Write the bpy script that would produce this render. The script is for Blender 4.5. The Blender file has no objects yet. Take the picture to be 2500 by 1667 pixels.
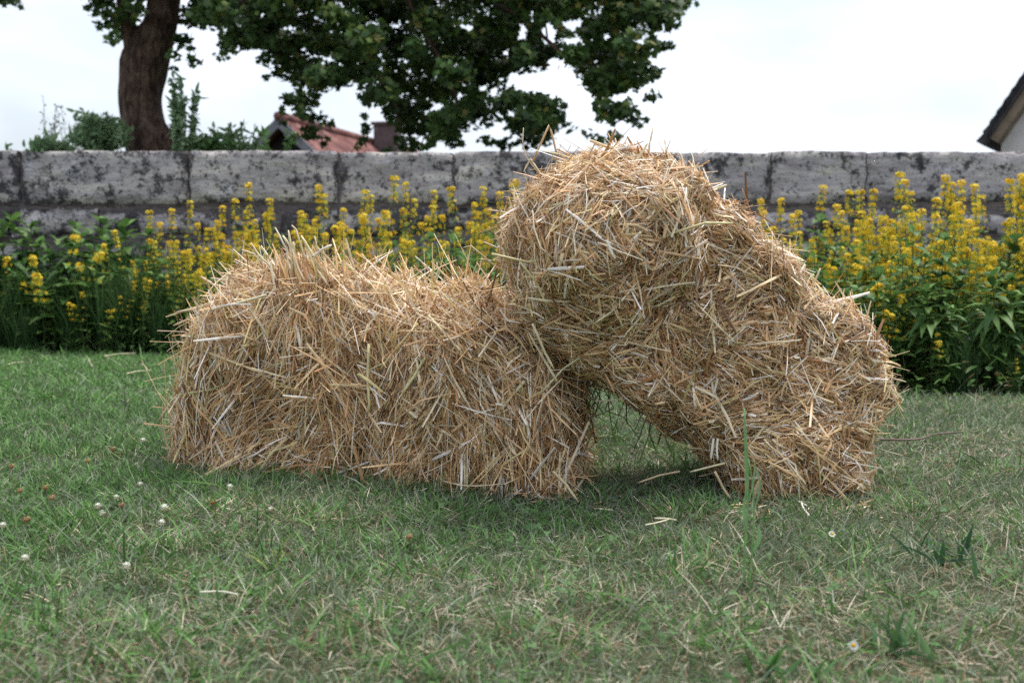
import bpy, math, random
import numpy as np
from mathutils import Vector, Matrix
rng = np.random.default_rng(7)
R = math.radians
SC = bpy.context.scene

# ---------------------------------------------------------------- camera, sky, sun, exposure
CAM_Z, PITCH, LENS = 0.5, R(4.28), 40.0
FPX = LENS / 36.0 * 2500.0
cam_data = bpy.data.cameras.new("camera")
cam = bpy.data.objects.new("camera", cam_data)
SC.collection.objects.link(cam)
cam.location = (0, 0, CAM_Z)
cam.rotation_euler = (R(90) - PITCH, 0, 0)
cam_data.lens = LENS
cam_data.sensor_width = 36
cam_data.clip_start = 0.05
cam_data.clip_end = 2000
cam_data.dof.use_dof = True
cam_data.dof.focus_distance = 2.4
cam_data.dof.aperture_fstop = 5.0
cam_data.dof.aperture_blades = 7
SC.camera = cam

SUN_EL, SUN_AZ = R(69), R(50)      # azimuth measured from +Y (away from the camera) towards +X
world = bpy.data.worlds.new("World")
SC.world = world
world.use_nodes = True
wn, wl = world.node_tree.nodes, world.node_tree.links
wn.clear()
w_out = wn.new("ShaderNodeOutputWorld")
w_bg = wn.new("ShaderNodeBackground")
w_bg.inputs["Strength"].default_value = 0.12
sky = wn.new("ShaderNodeTexSky")
sky.sky_type = 'NISHITA'
sky.sun_disc = False
sky.sun_elevation = SUN_EL
sky.sun_rotation = SUN_AZ
sky.air_density = 1.0
sky.dust_density = 3.0
tc = wn.new("ShaderNodeTexCoord")
mp = wn.new("ShaderNodeMapping")
mp.inputs["Scale"].default_value = (1.0, 1.0, 2.4)
mp.inputs["Location"].default_value = (0.35, 0.2, 0.1)
nz = wn.new("ShaderNodeTexNoise")
nz.inputs["Scale"].default_value = 2.2
nz.inputs["Detail"].default_value = 5
nz.inputs["Roughness"].default_value = 0.5
cr = wn.new("ShaderNodeValToRGB")
cr.color_ramp.elements[0].position = 0.36
cr.color_ramp.elements[0].color = (0.45, 0.45, 0.45, 1)
cr.color_ramp.elements[1].position = 0.56
cr.color_ramp.elements[1].color = (0.97, 0.97, 0.97, 1)
mx = wn.new("ShaderNodeMixRGB")
mx.inputs[2].default_value = (8.7, 9.6, 10.9, 1)       # bright cloud deck
dt = wn.new("ShaderNodeVectorMath")          # the deck is brighter on the sun's side of the sky
dt.operation = 'DOT_PRODUCT'
dt.inputs[1].default_value = (math.sin(SUN_AZ) * math.cos(SUN_EL), math.cos(SUN_AZ) * math.cos(SUN_EL), math.sin(SUN_EL))
wl.new(tc.outputs["Generated"], dt.inputs[0])
dm = wn.new("ShaderNodeMapRange")
dm.inputs["From Min"].default_value = -0.35
dm.inputs["From Max"].default_value = 0.5
dm.inputs["To Min"].default_value = 0.70
dm.inputs["To Max"].default_value = 0.90
wl.new(dt.outputs["Value"], dm.inputs["Value"])
cm = wn.new("ShaderNodeVectorMath")
cm.operation = 'SCALE'
cm.inputs[0].default_value = (9.3, 10.0, 11.1)
wl.new(dm.outputs["Result"], cm.inputs["Scale"])
wl.new(cm.outputs["Vector"], mx.inputs[2])
wl.new(tc.outputs["Generated"], mp.inputs["Vector"])
wl.new(mp.outputs["Vector"], nz.inputs["Vector"])
wl.new(nz.outputs["Fac"], cr.inputs["Fac"])
wl.new(cr.outputs["Color"], mx.inputs["Fac"])
wl.new(sky.outputs["Color"], mx.inputs[1])
wl.new(mx.outputs["Color"], w_bg.inputs["Color"])
wl.new(w_bg.outputs["Background"], w_out.inputs["Surface"])

sun_data = bpy.data.lights.new("sun", 'SUN')
sun_data.energy = 3.5
sun_data.angle = R(24)
sun_data.color = (1.0, 0.95, 0.88)
sun = bpy.data.objects.new("sun", sun_data)
SC.collection.objects.link(sun)
sd = Vector((math.sin(SUN_AZ) * math.cos(SUN_EL), math.cos(SUN_AZ) * math.cos(SUN_EL), math.sin(SUN_EL)))
sun.rotation_euler = sd.to_track_quat('Z', 'Y').to_euler()

SC.view_settings.view_transform = 'Standard'
SC.view_settings.look = 'None'
SC.view_settings.exposure = 0.36
SC.view_settings.gamma = 1.0
SC.view_settings.use_curve_mapping = False
SC.render.engine = 'CYCLES'
SC.cycles.use_denoising = False
SC.cycles.use_adaptive_sampling = False
SC.cycles.max_bounces = 6
SC.cycles.diffuse_bounces = 3
SC.cycles.glossy_bounces = 2
SC.cycles.transmission_bounces = 3
SC.cycles.transparent_max_bounces = 4
SC.cycles.caustics_reflective = False
SC.cycles.caustics_refractive = False

# ---------------------------------------------------------------- helpers
FW = np.array([0, math.cos(PITCH), -math.sin(PITCH)])
UP = np.array([0, math.sin(PITCH), math.cos(PITCH)])
RT = np.array([1.0, 0, 0])
CAMP = np.array([0, 0, CAM_Z])


def ray(px, py):
    return FW + (px - 1250) / FPX * RT - (py - 833.5) / FPX * UP


def at(px, py, y):
    """point of the place seen at photo pixel (px, py) at distance y"""
    d = ray(px, py)
    return CAMP + d * (y / d[1])


def onground(px, py):
    d = ray(px, py)
    return CAMP + d * (-CAM_Z / d[2])


def norm(a):
    return a / np.maximum(np.linalg.norm(a, axis=-1, keepdims=True), 1e-9)


class Waves:
    """cheap smooth noise, about -1..1"""
    def __init__(self, scale, n=10, seed=0, dim=3):
        r = np.random.default_rng(seed)
        self.k = norm(r.normal(size=(n, dim))) * (r.uniform(.5, 1.6, (n, 1)) * 2 * math.pi / scale)
        self.p = r.uniform(0, 2 * math.pi, n)
        self.n = n

    def __call__(self, P):
        return np.sin(P[..., :self.k.shape[1]] @ self.k.T + self.p).sum(-1) / math.sqrt(self.n) * 0.9


def mesh_from(name, V, faces, mat_idx=None, col=None, smooth=True):
    """faces: list of int arrays (n,k)"""
    me = bpy.data.meshes.new(name)
    V = np.asarray(V, dtype=np.float32)
    faces = [np.asarray(f, dtype=np.int32) for f in faces if len(f)]
    me.vertices.add(len(V))
    me.vertices.foreach_set("co", V.ravel())
    loops = np.concatenate([f.ravel() for f in faces])
    tot = np.concatenate([np.full(len(f), f.shape[1], np.int32) for f in faces])
    start = np.concatenate([[0], np.cumsum(tot)[:-1]]).astype(np.int32)
    me.loops.add(len(loops))
    me.loops.foreach_set("vertex_index", loops)
    me.polygons.add(len(tot))
    me.polygons.foreach_set("loop_start", start)
    me.polygons.foreach_set("loop_total", tot)
    me.polygons.foreach_set("use_smooth", np.full(len(tot), smooth, dtype=bool))
    if mat_idx is not None:
        me.polygons.foreach_set("material_index", np.asarray(mat_idx, dtype=np.int32))
    me.update(calc_edges=True)
    if col is not None:
        c = np.ones((len(V), 4), np.float32)
        c[:, :3] = col
        a = me.color_attributes.new("tint", 'FLOAT_COLOR', 'POINT')
        a.data.foreach_set("color", c.ravel())
    return me


class Geo:
    """collects pieces of one mesh"""
    def __init__(self):
        self.V, self.C, self.F, self.n = [], [], {}, 0

    def add(self, V, F, col=(0.5, 0.5, 0.5)):
        V = np.asarray(V, float).reshape(-1, 3)
        F = np.asarray(F, int)
        c = np.asarray(col, float)
        if c.ndim == 1:
            c = np.tile(c, (len(V), 1))
        self.V.append(V)
        self.C.append(c)
        self.F.setdefault(F.shape[1], []).append(F + self.n)
        self.n += len(V)
        return self

    def build(self, name, mat, parent=None, smooth=True):
        me = mesh_from(name, np.concatenate(self.V), [np.concatenate(f) for f in self.F.values()],
                       col=np.concatenate(self.C), smooth=smooth)
        me.materials.append(mat)
        o = bpy.data.objects.new(name, me)
        SC.collection.objects.link(o)
        if parent:
            o.parent = parent
        return o


def tag(o, label=None, cat=None, group=None, kind=None):
    if label:
        o["label"] = label
    if cat:
        o["category"] = cat
    if group:
        o["group"] = group
    if kind:
        o["kind"] = kind
    return o


def empty(name, loc=(0, 0, 0), rz=0.0):
    o = bpy.data.objects.new(name, None)
    o.empty_display_size = 0.1
    SC.collection.objects.link(o)
    o.location = loc
    o.rotation_euler = (0, 0, rz)
    return o


def copy_tree(o, parent=None):
    c = o.copy()
    SC.collection.objects.link(c)
    c.parent = parent
    for ch in [x for x in SC.objects if x.parent == o]:
        copy_tree(ch, c)
    return c


def ribbons(P, S, w, U=None, h=0.0, col=None):
    """P (N,K,3) spines, S (N,K,3) side vectors, w (N,K) half widths; 3 verts across when h"""
    N, K, _ = P.shape
    w = w[..., None]
    if U is None:
        V = np.stack([P - S * w, P + S * w], 2)
        m = 2
    else:
        V = np.stack([P - S * w, P + U * w * h, P + S * w], 2)
        m = 3
    V = V.reshape(-1, 3)
    base = (np.arange(N) * K * m)[:, None, None]
    k = np.arange(K - 1)[None, :, None] * m
    j = np.arange(m - 1)[None, None, :]
    a = base + k + j
    F = np.stack([a, a + 1, a + 1 + m, a + m], -1).reshape(-1, 4)
    C = None
    if col is not None:
        C = np.repeat(col, K * m, axis=0)
    return V, F, C


def paths(root, d, L, bend, K):
    t = np.linspace(0, 1, K)[None, :, None]
    return root[:, None] + d[:, None] * L[:, None, None] * t + bend[:, None] * L[:, None, None] * t ** 2


def sides(P, ref):
    T = np.gradient(P, axis=1)
    S = norm(np.cross(T, ref[:, None, :] if ref.ndim == 2 else ref))
    U = norm(np.cross(S, T))
    return S, U


def instances(TV, TF, pos, M, scale):
    """template verts placed N times; M (N,3,3) columns = axes"""
    V = np.einsum('nij,vj->nvi', M, TV) * scale[:, None, None] + pos[:, None]
    n = len(TV)
    F = (TF[None] + (np.arange(len(pos)) * n)[:, None, None]).reshape(-1, TF.shape[1])
    return V.reshape(-1, 3), F


def basis(z, seed_ref=None):
    """orthonormal matrices whose third column is z, random roll"""
    r = rng.normal(size=z.shape)
    x = norm(np.cross(r, z))
    y = np.cross(z, x)
    return np.stack([x, y, z], -1)


def tube(geo, pts, rad, seg=12, col=(.5, .5, .5), noise=None, cap=True, amp=0.0):
    pts = np.asarray(pts, float)
    rad = np.asarray(rad, float)
    K = len(pts)
    T = norm(np.gradient(pts, axis=0))
    ref = np.array([0, 1.0, 0]) if abs(T[0, 1]) < .9 else np.array([1.0, 0, 0])
    rings = []
    for k in range(K):
        x = norm(np.cross(T[k], ref))
        y = np.cross(T[k], x)
        a = np.linspace(0, 2 * math.pi, seg, endpoint=False)
        dirs = np.cos(a)[:, None] * x + np.sin(a)[:, None] * y
        ring = pts[k] + dirs * rad[k]
        if noise is not None:
            ring = ring + dirs * (noise(ring) * amp)[:, None]
        rings.append(ring)
    V = np.concatenate(rings)
    i = np.arange(K - 1)[:, None] * seg
    j = np.arange(seg)[None]
    j2 = (j + 1) % seg
    F = np.stack([i + j, i + j2, i + seg + j2, i + seg + j], -1).reshape(-1, 4)
    n0 = geo.n
    geo.add(V, F, col)
    if cap:
        geo.add([pts[0], pts[-1]], np.zeros((0, 3), int), col)
        c0, c1 = n0 + len(V), n0 + len(V) + 1
        jj = np.arange(seg)
        f = np.concatenate([np.stack([np.full(seg, c0), n0 + (jj + 1) % seg, n0 + jj], -1),
                            np.stack([np.full(seg, c1), n0 + (K - 1) * seg + jj, n0 + (K - 1) * seg + (jj + 1) % seg], -1)])
        geo.F.setdefault(3, []).append(f)


def resample(pts, vals, n):
    pts = np.asarray(pts, float)
    s = np.concatenate([[0], np.cumsum(np.linalg.norm(np.diff(pts, axis=0), axis=1))])
    t = np.linspace(0, s[-1], n)
    def cub(y):
        m = np.gradient(y, s)
        i = np.clip(np.searchsorted(s, t) - 1, 0, len(s) - 2)
        h = s[i + 1] - s[i]
        x = (t - s[i]) / h
        return (2*x**3-3*x**2+1)*y[i] + (x**3-2*x**2+x)*h*m[i] + (-2*x**3+3*x**2)*y[i+1] + (x**3-x**2)*h*m[i+1]
    return np.stack([cub(pts[:, k]) for k in range(3)], -1), np.interp(t, s, vals)


# ---------------------------------------------------------------- materials
def new_mat(name):
    m = bpy.data.materials.new(name)
    m.use_nodes = True
    nt = m.node_tree
    return m, nt, nt.nodes["Principled BSDF"]


def tint_mat(name, rough=0.5, spec=0.4, transl=0.0, noise_scale=60, vary=0.35, transl_col=None):
    """base colour comes from the growth colour of each blade / straw / leaf, mottled"""
    m, nt, b = new_mat(name)
    N, Lk = nt.nodes, nt.links
    at_ = N.new("ShaderNodeAttribute")
    at_.attribute_name = "tint"
    n = N.new("ShaderNodeTexNoise")
    n.inputs["Scale"].default_value = noise_scale
    n.inputs["Detail"].default_value = 3
    t = N.new("ShaderNodeTexCoord")
    Lk.new(t.outputs["Object"], n.inputs["Vector"])
    mr = N.new("ShaderNodeMapRange")
    mr.inputs["From Min"].default_value = 0.3
    mr.inputs["From Max"].default_value = 0.7
    mr.inputs["To Min"].default_value = 1 - vary
    mr.inputs["To Max"].default_value = 1 + vary
    Lk.new(n.outputs["Fac"], mr.inputs["Value"])
    mul = N.new("ShaderNodeVectorMath")
    mul.operation = 'MULTIPLY'
    Lk.new(at_.outputs["Color"], mul.inputs[0])
    Lk.new(mr.outputs["Result"], mul.inputs[1])
    Lk.new(mul.outputs["Vector"], b.inputs["Base Color"])
    b.inputs["Roughness"].default_value = rough
    b.inputs["Specular IOR Level"].default_value = spec
    if transl > 0:
        tr = N.new("ShaderNodeBsdfTranslucent")
        ms = N.new("ShaderNodeMixShader")
        ms.inputs[0].default_value = transl
        Lk.new(mul.outputs["Vector"], tr.inputs["Color"])
        Lk.new(b.outputs[0], ms.inputs[1])
        Lk.new(tr.outputs[0], ms.inputs[2])
        Lk.new(ms.outputs[0], N["Material Output"].inputs["Surface"])
    return m


M_STRAW = tint_mat("straw", rough=0.36, spec=0.5, transl=0.12, noise_scale=35, vary=0.22)
M_GRASS = tint_mat("grass_blades", rough=0.5, spec=0.16, transl=0.22, noise_scale=8, vary=0.2)
M_LEAF = tint_mat("garden_leaf", rough=0.5, spec=0.25, transl=0.32, noise_scale=30, vary=0.25)
M_MAPLE = tint_mat("maple_leaf", rough=0.55, spec=0.3, transl=0.22, noise_scale=3, vary=0.3)
M_PETAL = tint_mat("petal", rough=0.6, spec=0.2, transl=0.3, noise_scale=80, vary=0.15)
M_WOODY = tint_mat("dry_stem", rough=0.7, spec=0.2, noise_scale=40, vary=0.3)


def ramp_mat(name, stops, scale=(1, 1, 1), nscale=5.0, detail=6, rough=0.85, bump=0.3, bdist=0.01, bscale=None, distortion=0.0):
    m, nt, b = new_mat(name)
    N, Lk = nt.nodes, nt.links
    t = N.new("ShaderNodeTexCoord")
    mp = N.new("ShaderNodeMapping")
    mp.inputs["Scale"].default_value = scale
    Lk.new(t.outputs["Object"], mp.inputs["Vector"])
    n = N.new("ShaderNodeTexNoise")
    n.inputs["Scale"].default_value = nscale
    n.inputs["Detail"].default_value = detail
    n.inputs["Distortion"].default_value = distortion
    n.inputs["Roughness"].default_value = 0.62
    Lk.new(mp.outputs["Vector"], n.inputs["Vector"])
    r = N.new("ShaderNodeValToRGB")
    e = r.color_ramp.elements
    while len(e) < len(stops):
        e.new(0.5)
    for k, (p, c) in enumerate(stops):
        e[k].position = p
        e[k].color = (*c, 1)
    Lk.new(n.outputs["Fac"], r.inputs["Fac"])
    Lk.new(r.outputs["Color"], b.inputs["Base Color"])
    b.inputs["Roughness"].default_value = rough
    b.inputs["Specular IOR Level"].default_value = 0.2
    bp = N.new("ShaderNodeBump")
    bp.inputs["Strength"].default_value = bump
    bp.inputs["Distance"].default_value = bdist
    n2 = N.new("ShaderNodeTexNoise")
    n2.inputs["Scale"].default_value = bscale or nscale * 3
    n2.inputs["Detail"].default_value = 6
    Lk.new(mp.outputs["Vector"], n2.inputs["Vector"])
    Lk.new(n2.outputs["Fac"], bp.inputs["Height"])
    Lk.new(bp.outputs["Normal"], b.inputs["Normal"])
    return m, nt, b, r


M_SOIL = ramp_mat("lawn_soil", [(0.3, (0.024, 0.030, 0.013)), (0.5, (0.046, 0.058, 0.024)), (0.7, (0.08, 0.078, 0.042))],
                  nscale=14, detail=8, bump=0.6, bdist=0.02)[0]
M_BARK = ramp_mat("bark", [(0.36, (0.024, 0.014, 0.011)), (0.5, (0.088, 0.055, 0.040)), (0.66, (0.18, 0.125, 0.095))],
                  scale=(1, 1, 0.35), nscale=22, detail=10, bump=1.0, bdist=0.05, bscale=30, distortion=0.6)[0]
M_CORE = ramp_mat("packed_straw", [(0.3, (0.05, 0.026, 0.012)), (0.6, (0.16, 0.09, 0.045))], nscale=40, bump=1, bdist=0.01)[0]  # darker than the straws: shade in the gaps is put into its colour
M_DARKWOOD = ramp_mat("weathered_boards", [(0.3, (0.012, 0.01, 0.01)), (0.7, (0.05, 0.045, 0.045))],
                      scale=(6, 6, 0.4), nscale=3, bump=0.4)[0]
M_BARGE = ramp_mat("grey_board", [(0.3, (0.10, 0.10, 0.12)), (0.7, (0.22, 0.22, 0.24))], nscale=3, bump=0.2)[0]
M_TILE = ramp_mat("clay_tile", [(0.34, (0.05, 0.024, 0.024)), (0.5, (0.15, 0.058, 0.050)), (0.66, (0.25, 0.13, 0.12))],
                  nscale=2.5, detail=8, bump=0.3)[0]
M_SLATE = ramp_mat("dark_roof", [(0.3, (0.03, 0.03, 0.035)), (0.7, (0.09, 0.085, 0.09))], nscale=6, bump=0.3)[0]
M_CHIM = ramp_mat("sooty_brick", [(0.3, (0.06, 0.045, 0.045)), (0.7, (0.14, 0.10, 0.10))], nscale=8, bump=0.4)[0]
M_PLASTER = ramp_mat("old_plaster", [(0.3, (0.46, 0.40, 0.40)), (0.5, (0.66, 0.61, 0.62)), (0.7, (0.76, 0.73, 0.73))],
                     nscale=2.5, detail=8, bump=0.4, bdist=0.02)[0]
M_SOFFIT = ramp_mat("soffit_board", [(0.3, (0.14, 0.11, 0.08)), (0.7, (0.26, 0.2, 0.15))], scale=(1, 1, 1), nscale=5, bump=0.3)[0]


def stone_material():
    m, nt, b = new_mat("lichened_limestone")
    N, Lk = nt.nodes, nt.links
    t = N.new("ShaderNodeTexCoord")

    def noise(scale, sc=(1, 1, 1), detail=8, rough=.6, dist=0.0):
        mp = N.new("ShaderNodeMapping")
        mp.inputs["Scale"].default_value = sc
        n = N.new("ShaderNodeTexNoise")
        n.inputs["Scale"].default_value = scale
        n.inputs["Detail"].default_value = detail
        n.inputs["Roughness"].default_value = rough
        n.inputs["Distortion"].default_value = dist
        Lk.new(t.outputs["Object"], mp.inputs["Vector"])
        Lk.new(mp.outputs["Vector"], n.inputs["Vector"])
        return n.outputs["Fac"]

    def ramp(src, stops):
        r = N.new("ShaderNodeValToRGB")
        e = r.color_ramp.elements
        while len(e) < len(stops):
            e.new(0.5)
        for k, (p, c) in enumerate(stops):
            e[k].position = p
            e[k].color = (*c, 1)
        Lk.new(src, r.inputs["Fac"])
        return r.outputs["Color"]

    def mix(fac, a, c):
        x = N.new("ShaderNodeMixRGB")
        Lk.new(fac, x.inputs[0])
        for i, v in ((1, a), (2, c)):
            if isinstance(v, tuple):
                x.inputs[i].default_value = (*v, 1)
            else:
                Lk.new(v, x.inputs[i])
        return x.outputs["Color"]
    base = ramp(noise(3.0, (1, 1, 5)), [(0.3, (0.24, 0.215, 0.23)), (0.5, (0.40, 0.37, 0.375)), (0.68, (0.58, 0.535, 0.49))])
    streak = ramp(noise(5.0, (0.6, 1, 14)), [(0.55, (0, 0, 0)), (0.72, (0.55, 0.55, 0.55))])
    base = mix(streak, base, (0.16, 0.14, 0.13))
    pale = ramp(noise(6.5, detail=5, dist=0.6), [(0.60, (0, 0, 0)), (0.67, (0.75, 0.75, 0.75))])
    base = mix(pale, base, (0.50, 0.49, 0.53))
    pits = ramp(noise(38, detail=5), [(0.56, (0, 0, 0)), (0.64, (0.85, 0.85, 0.85))])
    base = mix(pits, base, (0.05, 0.045, 0.05))
    at_ = N.new("ShaderNodeAttribute")
    at_.attribute_name = "tint"
    # black lichen: patches, thicker in the joints (tint red = how much grows there)
    ln = noise(9.0, detail=12, rough=.78, dist=0.1)
    ad = N.new("ShaderNodeMath")
    ad.operation = 'ADD'
    sp = N.new("ShaderNodeSeparateColor")
    Lk.new(at_.outputs["Color"], sp.inputs[0])
    Lk.new(ln, ad.inputs[0])
    Lk.new(sp.outputs[0], ad.inputs[1])
    li = ramp(ad.outputs[0], [(0.54, (0, 0, 0)), (0.595, (0.9, 0.9, 0.9))])
    base = mix(li, base, (0.028, 0.026, 0.030))
    Lk.new(base, b.inputs["Base Color"])
    b.inputs["Roughness"].default_value = 0.9
    b.inputs["Specular IOR Level"].default_value = 0.15
    bp = N.new("ShaderNodeBump")
    bp.inputs["Strength"].default_value = 0.8
    bp.inputs["Distance"].default_value = 0.02
    Lk.new(noise(14, (1, 1, 2.5), detail=8), bp.inputs["Height"])
    Lk.new(bp.outputs["Normal"], b.inputs["Normal"])
    return m


M_STONE = stone_material()

# ---------------------------------------------------------------- ground
g = Geo()
n = 60
xs = np.concatenate([[-300, -60, -20], np.linspace(-8, 8, 60), [20, 60, 300]])
ys = np.concatenate([[-60, -10], np.linspace(-1, 8, 60), [14, 30, 80, 400]])
GX, GY = np.meshgrid(xs, ys)
wv_ground = Waves(1.1, seed=3, dim=2)


def ground_z(x, y):
    P = np.stack([np.asarray(x, float), np.asarray(y, float)], -1)
    a = np.clip((7.5 - np.abs(P[..., 0])) / 2, 0, 1) * np.clip((7.6 - P[..., 1]) / 1, 0, 1)
    return wv_ground(P) * 0.006 * a


V = np.stack([GX, GY, ground_z(GX, GY)], -1).reshape(-1, 3)
nx = len(xs)
i, j = np.meshgrid(np.arange(len(ys) - 1), np.arange(nx - 1), indexing='ij')
a = (i * nx + j).ravel()
F = np.stack([a, a + 1, a + nx + 1, a + nx], -1)
g.add(V, F)
tag(g.build("ground", M_SOIL), kind="structure")

BED = np.array([[-9, 6.1], [-2.6, 5.75], [-1.7, 5.62], [-0.6, 5.0], [0.4, 4.5], [1.3, 4.02], [2.0, 3.85], [4, 3.6], [9, 3.4]])


def bed_y(x):
    return np.interp(x, BED[:, 0], BED[:, 1])


WALL_Y = 6.6

# ---------------------------------------------------------------- lawn grass
w_patch = Waves(0.9, seed=11, dim=2)
w_patch2 = Waves(0.28, seed=12, dim=2)


def grass_field():
    geo = Geo()
    bands = [(0.95, 1.7, 26000, .72), (1.7, 2.6, 24000, .75), (2.6, 3.8, 14000, .95), (3.8, 6.4, 7500, 1.25)]
    for y0, y1, dens, wk in bands:
        hw = y1 * 0.5 + 2.2
        N = int((y1 - (y0 if y0 > 1 else -.2)) * 2 * hw * dens)
        x = rng.uniform(-hw, hw, N)
        y = rng.uniform(y0 if y0 > 1 else -.2, y1, N)
        edge = bed_y(x) + 0.03 * np.sin(x * 23) + 0.02 * np.sin(x * 61)
        keep = ((y > .95) | (rng.random(N) < .16)) & (y < edge + rng.uniform(-.03, .08, N)) & ((np.abs(x) < y * 0.5 + 0.12) | (rng.random(N) < .16))
        x, y = x[keep], y[keep]
        N = len(x)
        P2 = np.stack([x, y], -1)
        pt = w_patch(P2)
        pt2 = w_patch2(P2)
        # green on the left and at the back, drier in front and to the right
        dry = np.clip(0.33 + 0.17 * pt + 0.13 * pt2 + 0.10 * x / 0.9 - 0.20 * (y - 2.0), 0.06, 0.55)
        isdry = rng.random(N) < dry
        lush = rng.random(N) < np.clip(0.25 + 0.25 * pt2 - 0.15 * x, 0.02, .7)
        L = np.where(isdry, rng.uniform(.012, .042, N), rng.uniform(.018, .050, N)) * (1 + .3 * pt2)
        long_ = rng.random(N) < np.where(isdry, .006, .03)
        L = np.where(long_, L * rng.uniform(1.4, 2.4, N), L)
        th = rng.uniform(0, 2 * math.pi, N)
        tilt = np.abs(rng.normal(0.62, .38, N))
        tilt = np.where(isdry, tilt + .35, tilt)
        tilt = np.clip(tilt, 0, 1.45)
        h = np.stack([np.cos(th), np.sin(th), np.zeros(N)], -1)
        z = np.array([0, 0, 1.0])
        d = h * np.sin(tilt)[:, None] + z * np.cos(tilt)[:, None]
        bend = h * rng.uniform(.0, .5, N)[:, None] - z * rng.uniform(0, .35, N)[:, None]
        root = np.stack([x, y, ground_z(x, y) - 0.002 + rng.uniform(0, .008, N)], -1)
        K = 4
        P = paths(root, d, L, bend, K)
        P[:, :, 2] = np.maximum(P[:, :, 2], 0.002)
        ref = norm(h + rng.normal(0, .5, (N, 3)))
        S, U = sides(P, ref)
        S = norm(np.cross(np.gradient(P, axis=1), ref[:, None]))
        w = rng.uniform(.0006, .0014, N) * wk
        w = np.where(lush & ~isdry, w * 1.9, w)
        prof = np.array([.8, 1, .75, .08])
        pal_g = np.array([[.105, .155, .07], [.135, .185, .10], [.18, .225, .155], [.08, .125, .055], [.25, .28, .21]])
        pal_l = np.array([[.085, .185, .045], [.125, .235, .07], [.07, .155, .04]])
        pal_d = np.array([[.44, .37, .26], [.33, .29, .20], [.55, .48, .38], [.27, .18, .11], [.28, .28, .19]])
        col = pal_g[rng.integers(0, 5, N)]
        cl = pal_l[rng.integers(0, 3, N)]
        cd = pal_d[rng.integers(0, 5, N)]
        col = np.where(lush[:, None], cl, col)
        col = np.where(isdry[:, None], cd, col)
        col = col * rng.uniform(.75, 1.25, (N, 1)) * (1.15 if y0 < 3.5 else 1.3)  # farthest blades get a lighter colour, standing in for sky reflected at grazing angles
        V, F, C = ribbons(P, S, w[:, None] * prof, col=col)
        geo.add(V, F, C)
    # broad weed / clover leaves low in the turf
    N = 4200
    y = 1.1 + rng.random(N) ** 1.3 * 4.2
    x = rng.uniform(-.5, .5, N) * y
    P2 = np.stack([x, y], -1)
    keep = (y < bed_y(x)) & (rng.random(N) < np.clip(.45 + .5 * w_patch2(P2) - .35 * x, .04, 1))
    x, y = x[keep], y[keep]
    N = len(x)
    TV, TF = clover_template()
    nrm = norm(np.stack([rng.normal(0, .35, N), rng.normal(-.2, .35, N), np.ones(N)], -1))
    V, F = instances(TV, TF, np.stack([x, y, rng.uniform(.01, .028, N)], -1), basis(nrm), rng.uniform(.0045, .009, N))
    col = np.array([[.07, .15, .045], [.10, .18, .07], [.05, .11, .035]])[rng.integers(0, 3, N)]
    geo.add(V, F, np.repeat(col, len(TV), 0))
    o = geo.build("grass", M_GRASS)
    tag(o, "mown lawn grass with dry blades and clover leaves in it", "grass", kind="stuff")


def clover_template():
    V, F = [], []
    for q in range(3):
        a0 = q * 2 * math.pi / 3
        c = np.array([math.cos(a0), math.sin(a0)]) * .55
        ring = []
        for k in range(6):
            a = a0 + k * math.pi / 3
            r = .52 if k != 0 else .44
            ring.append([c[0] + r * math.cos(a), c[1] + r * math.sin(a), .10 * math.cos(2 * (a - a0))])
        b = len(V)
        V += ring
        F += [[b, b + 1, b + 2, b + 3], [b, b + 3, b + 4, b + 5]]
    return np.array(V), np.array(F)


grass_field()

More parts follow.
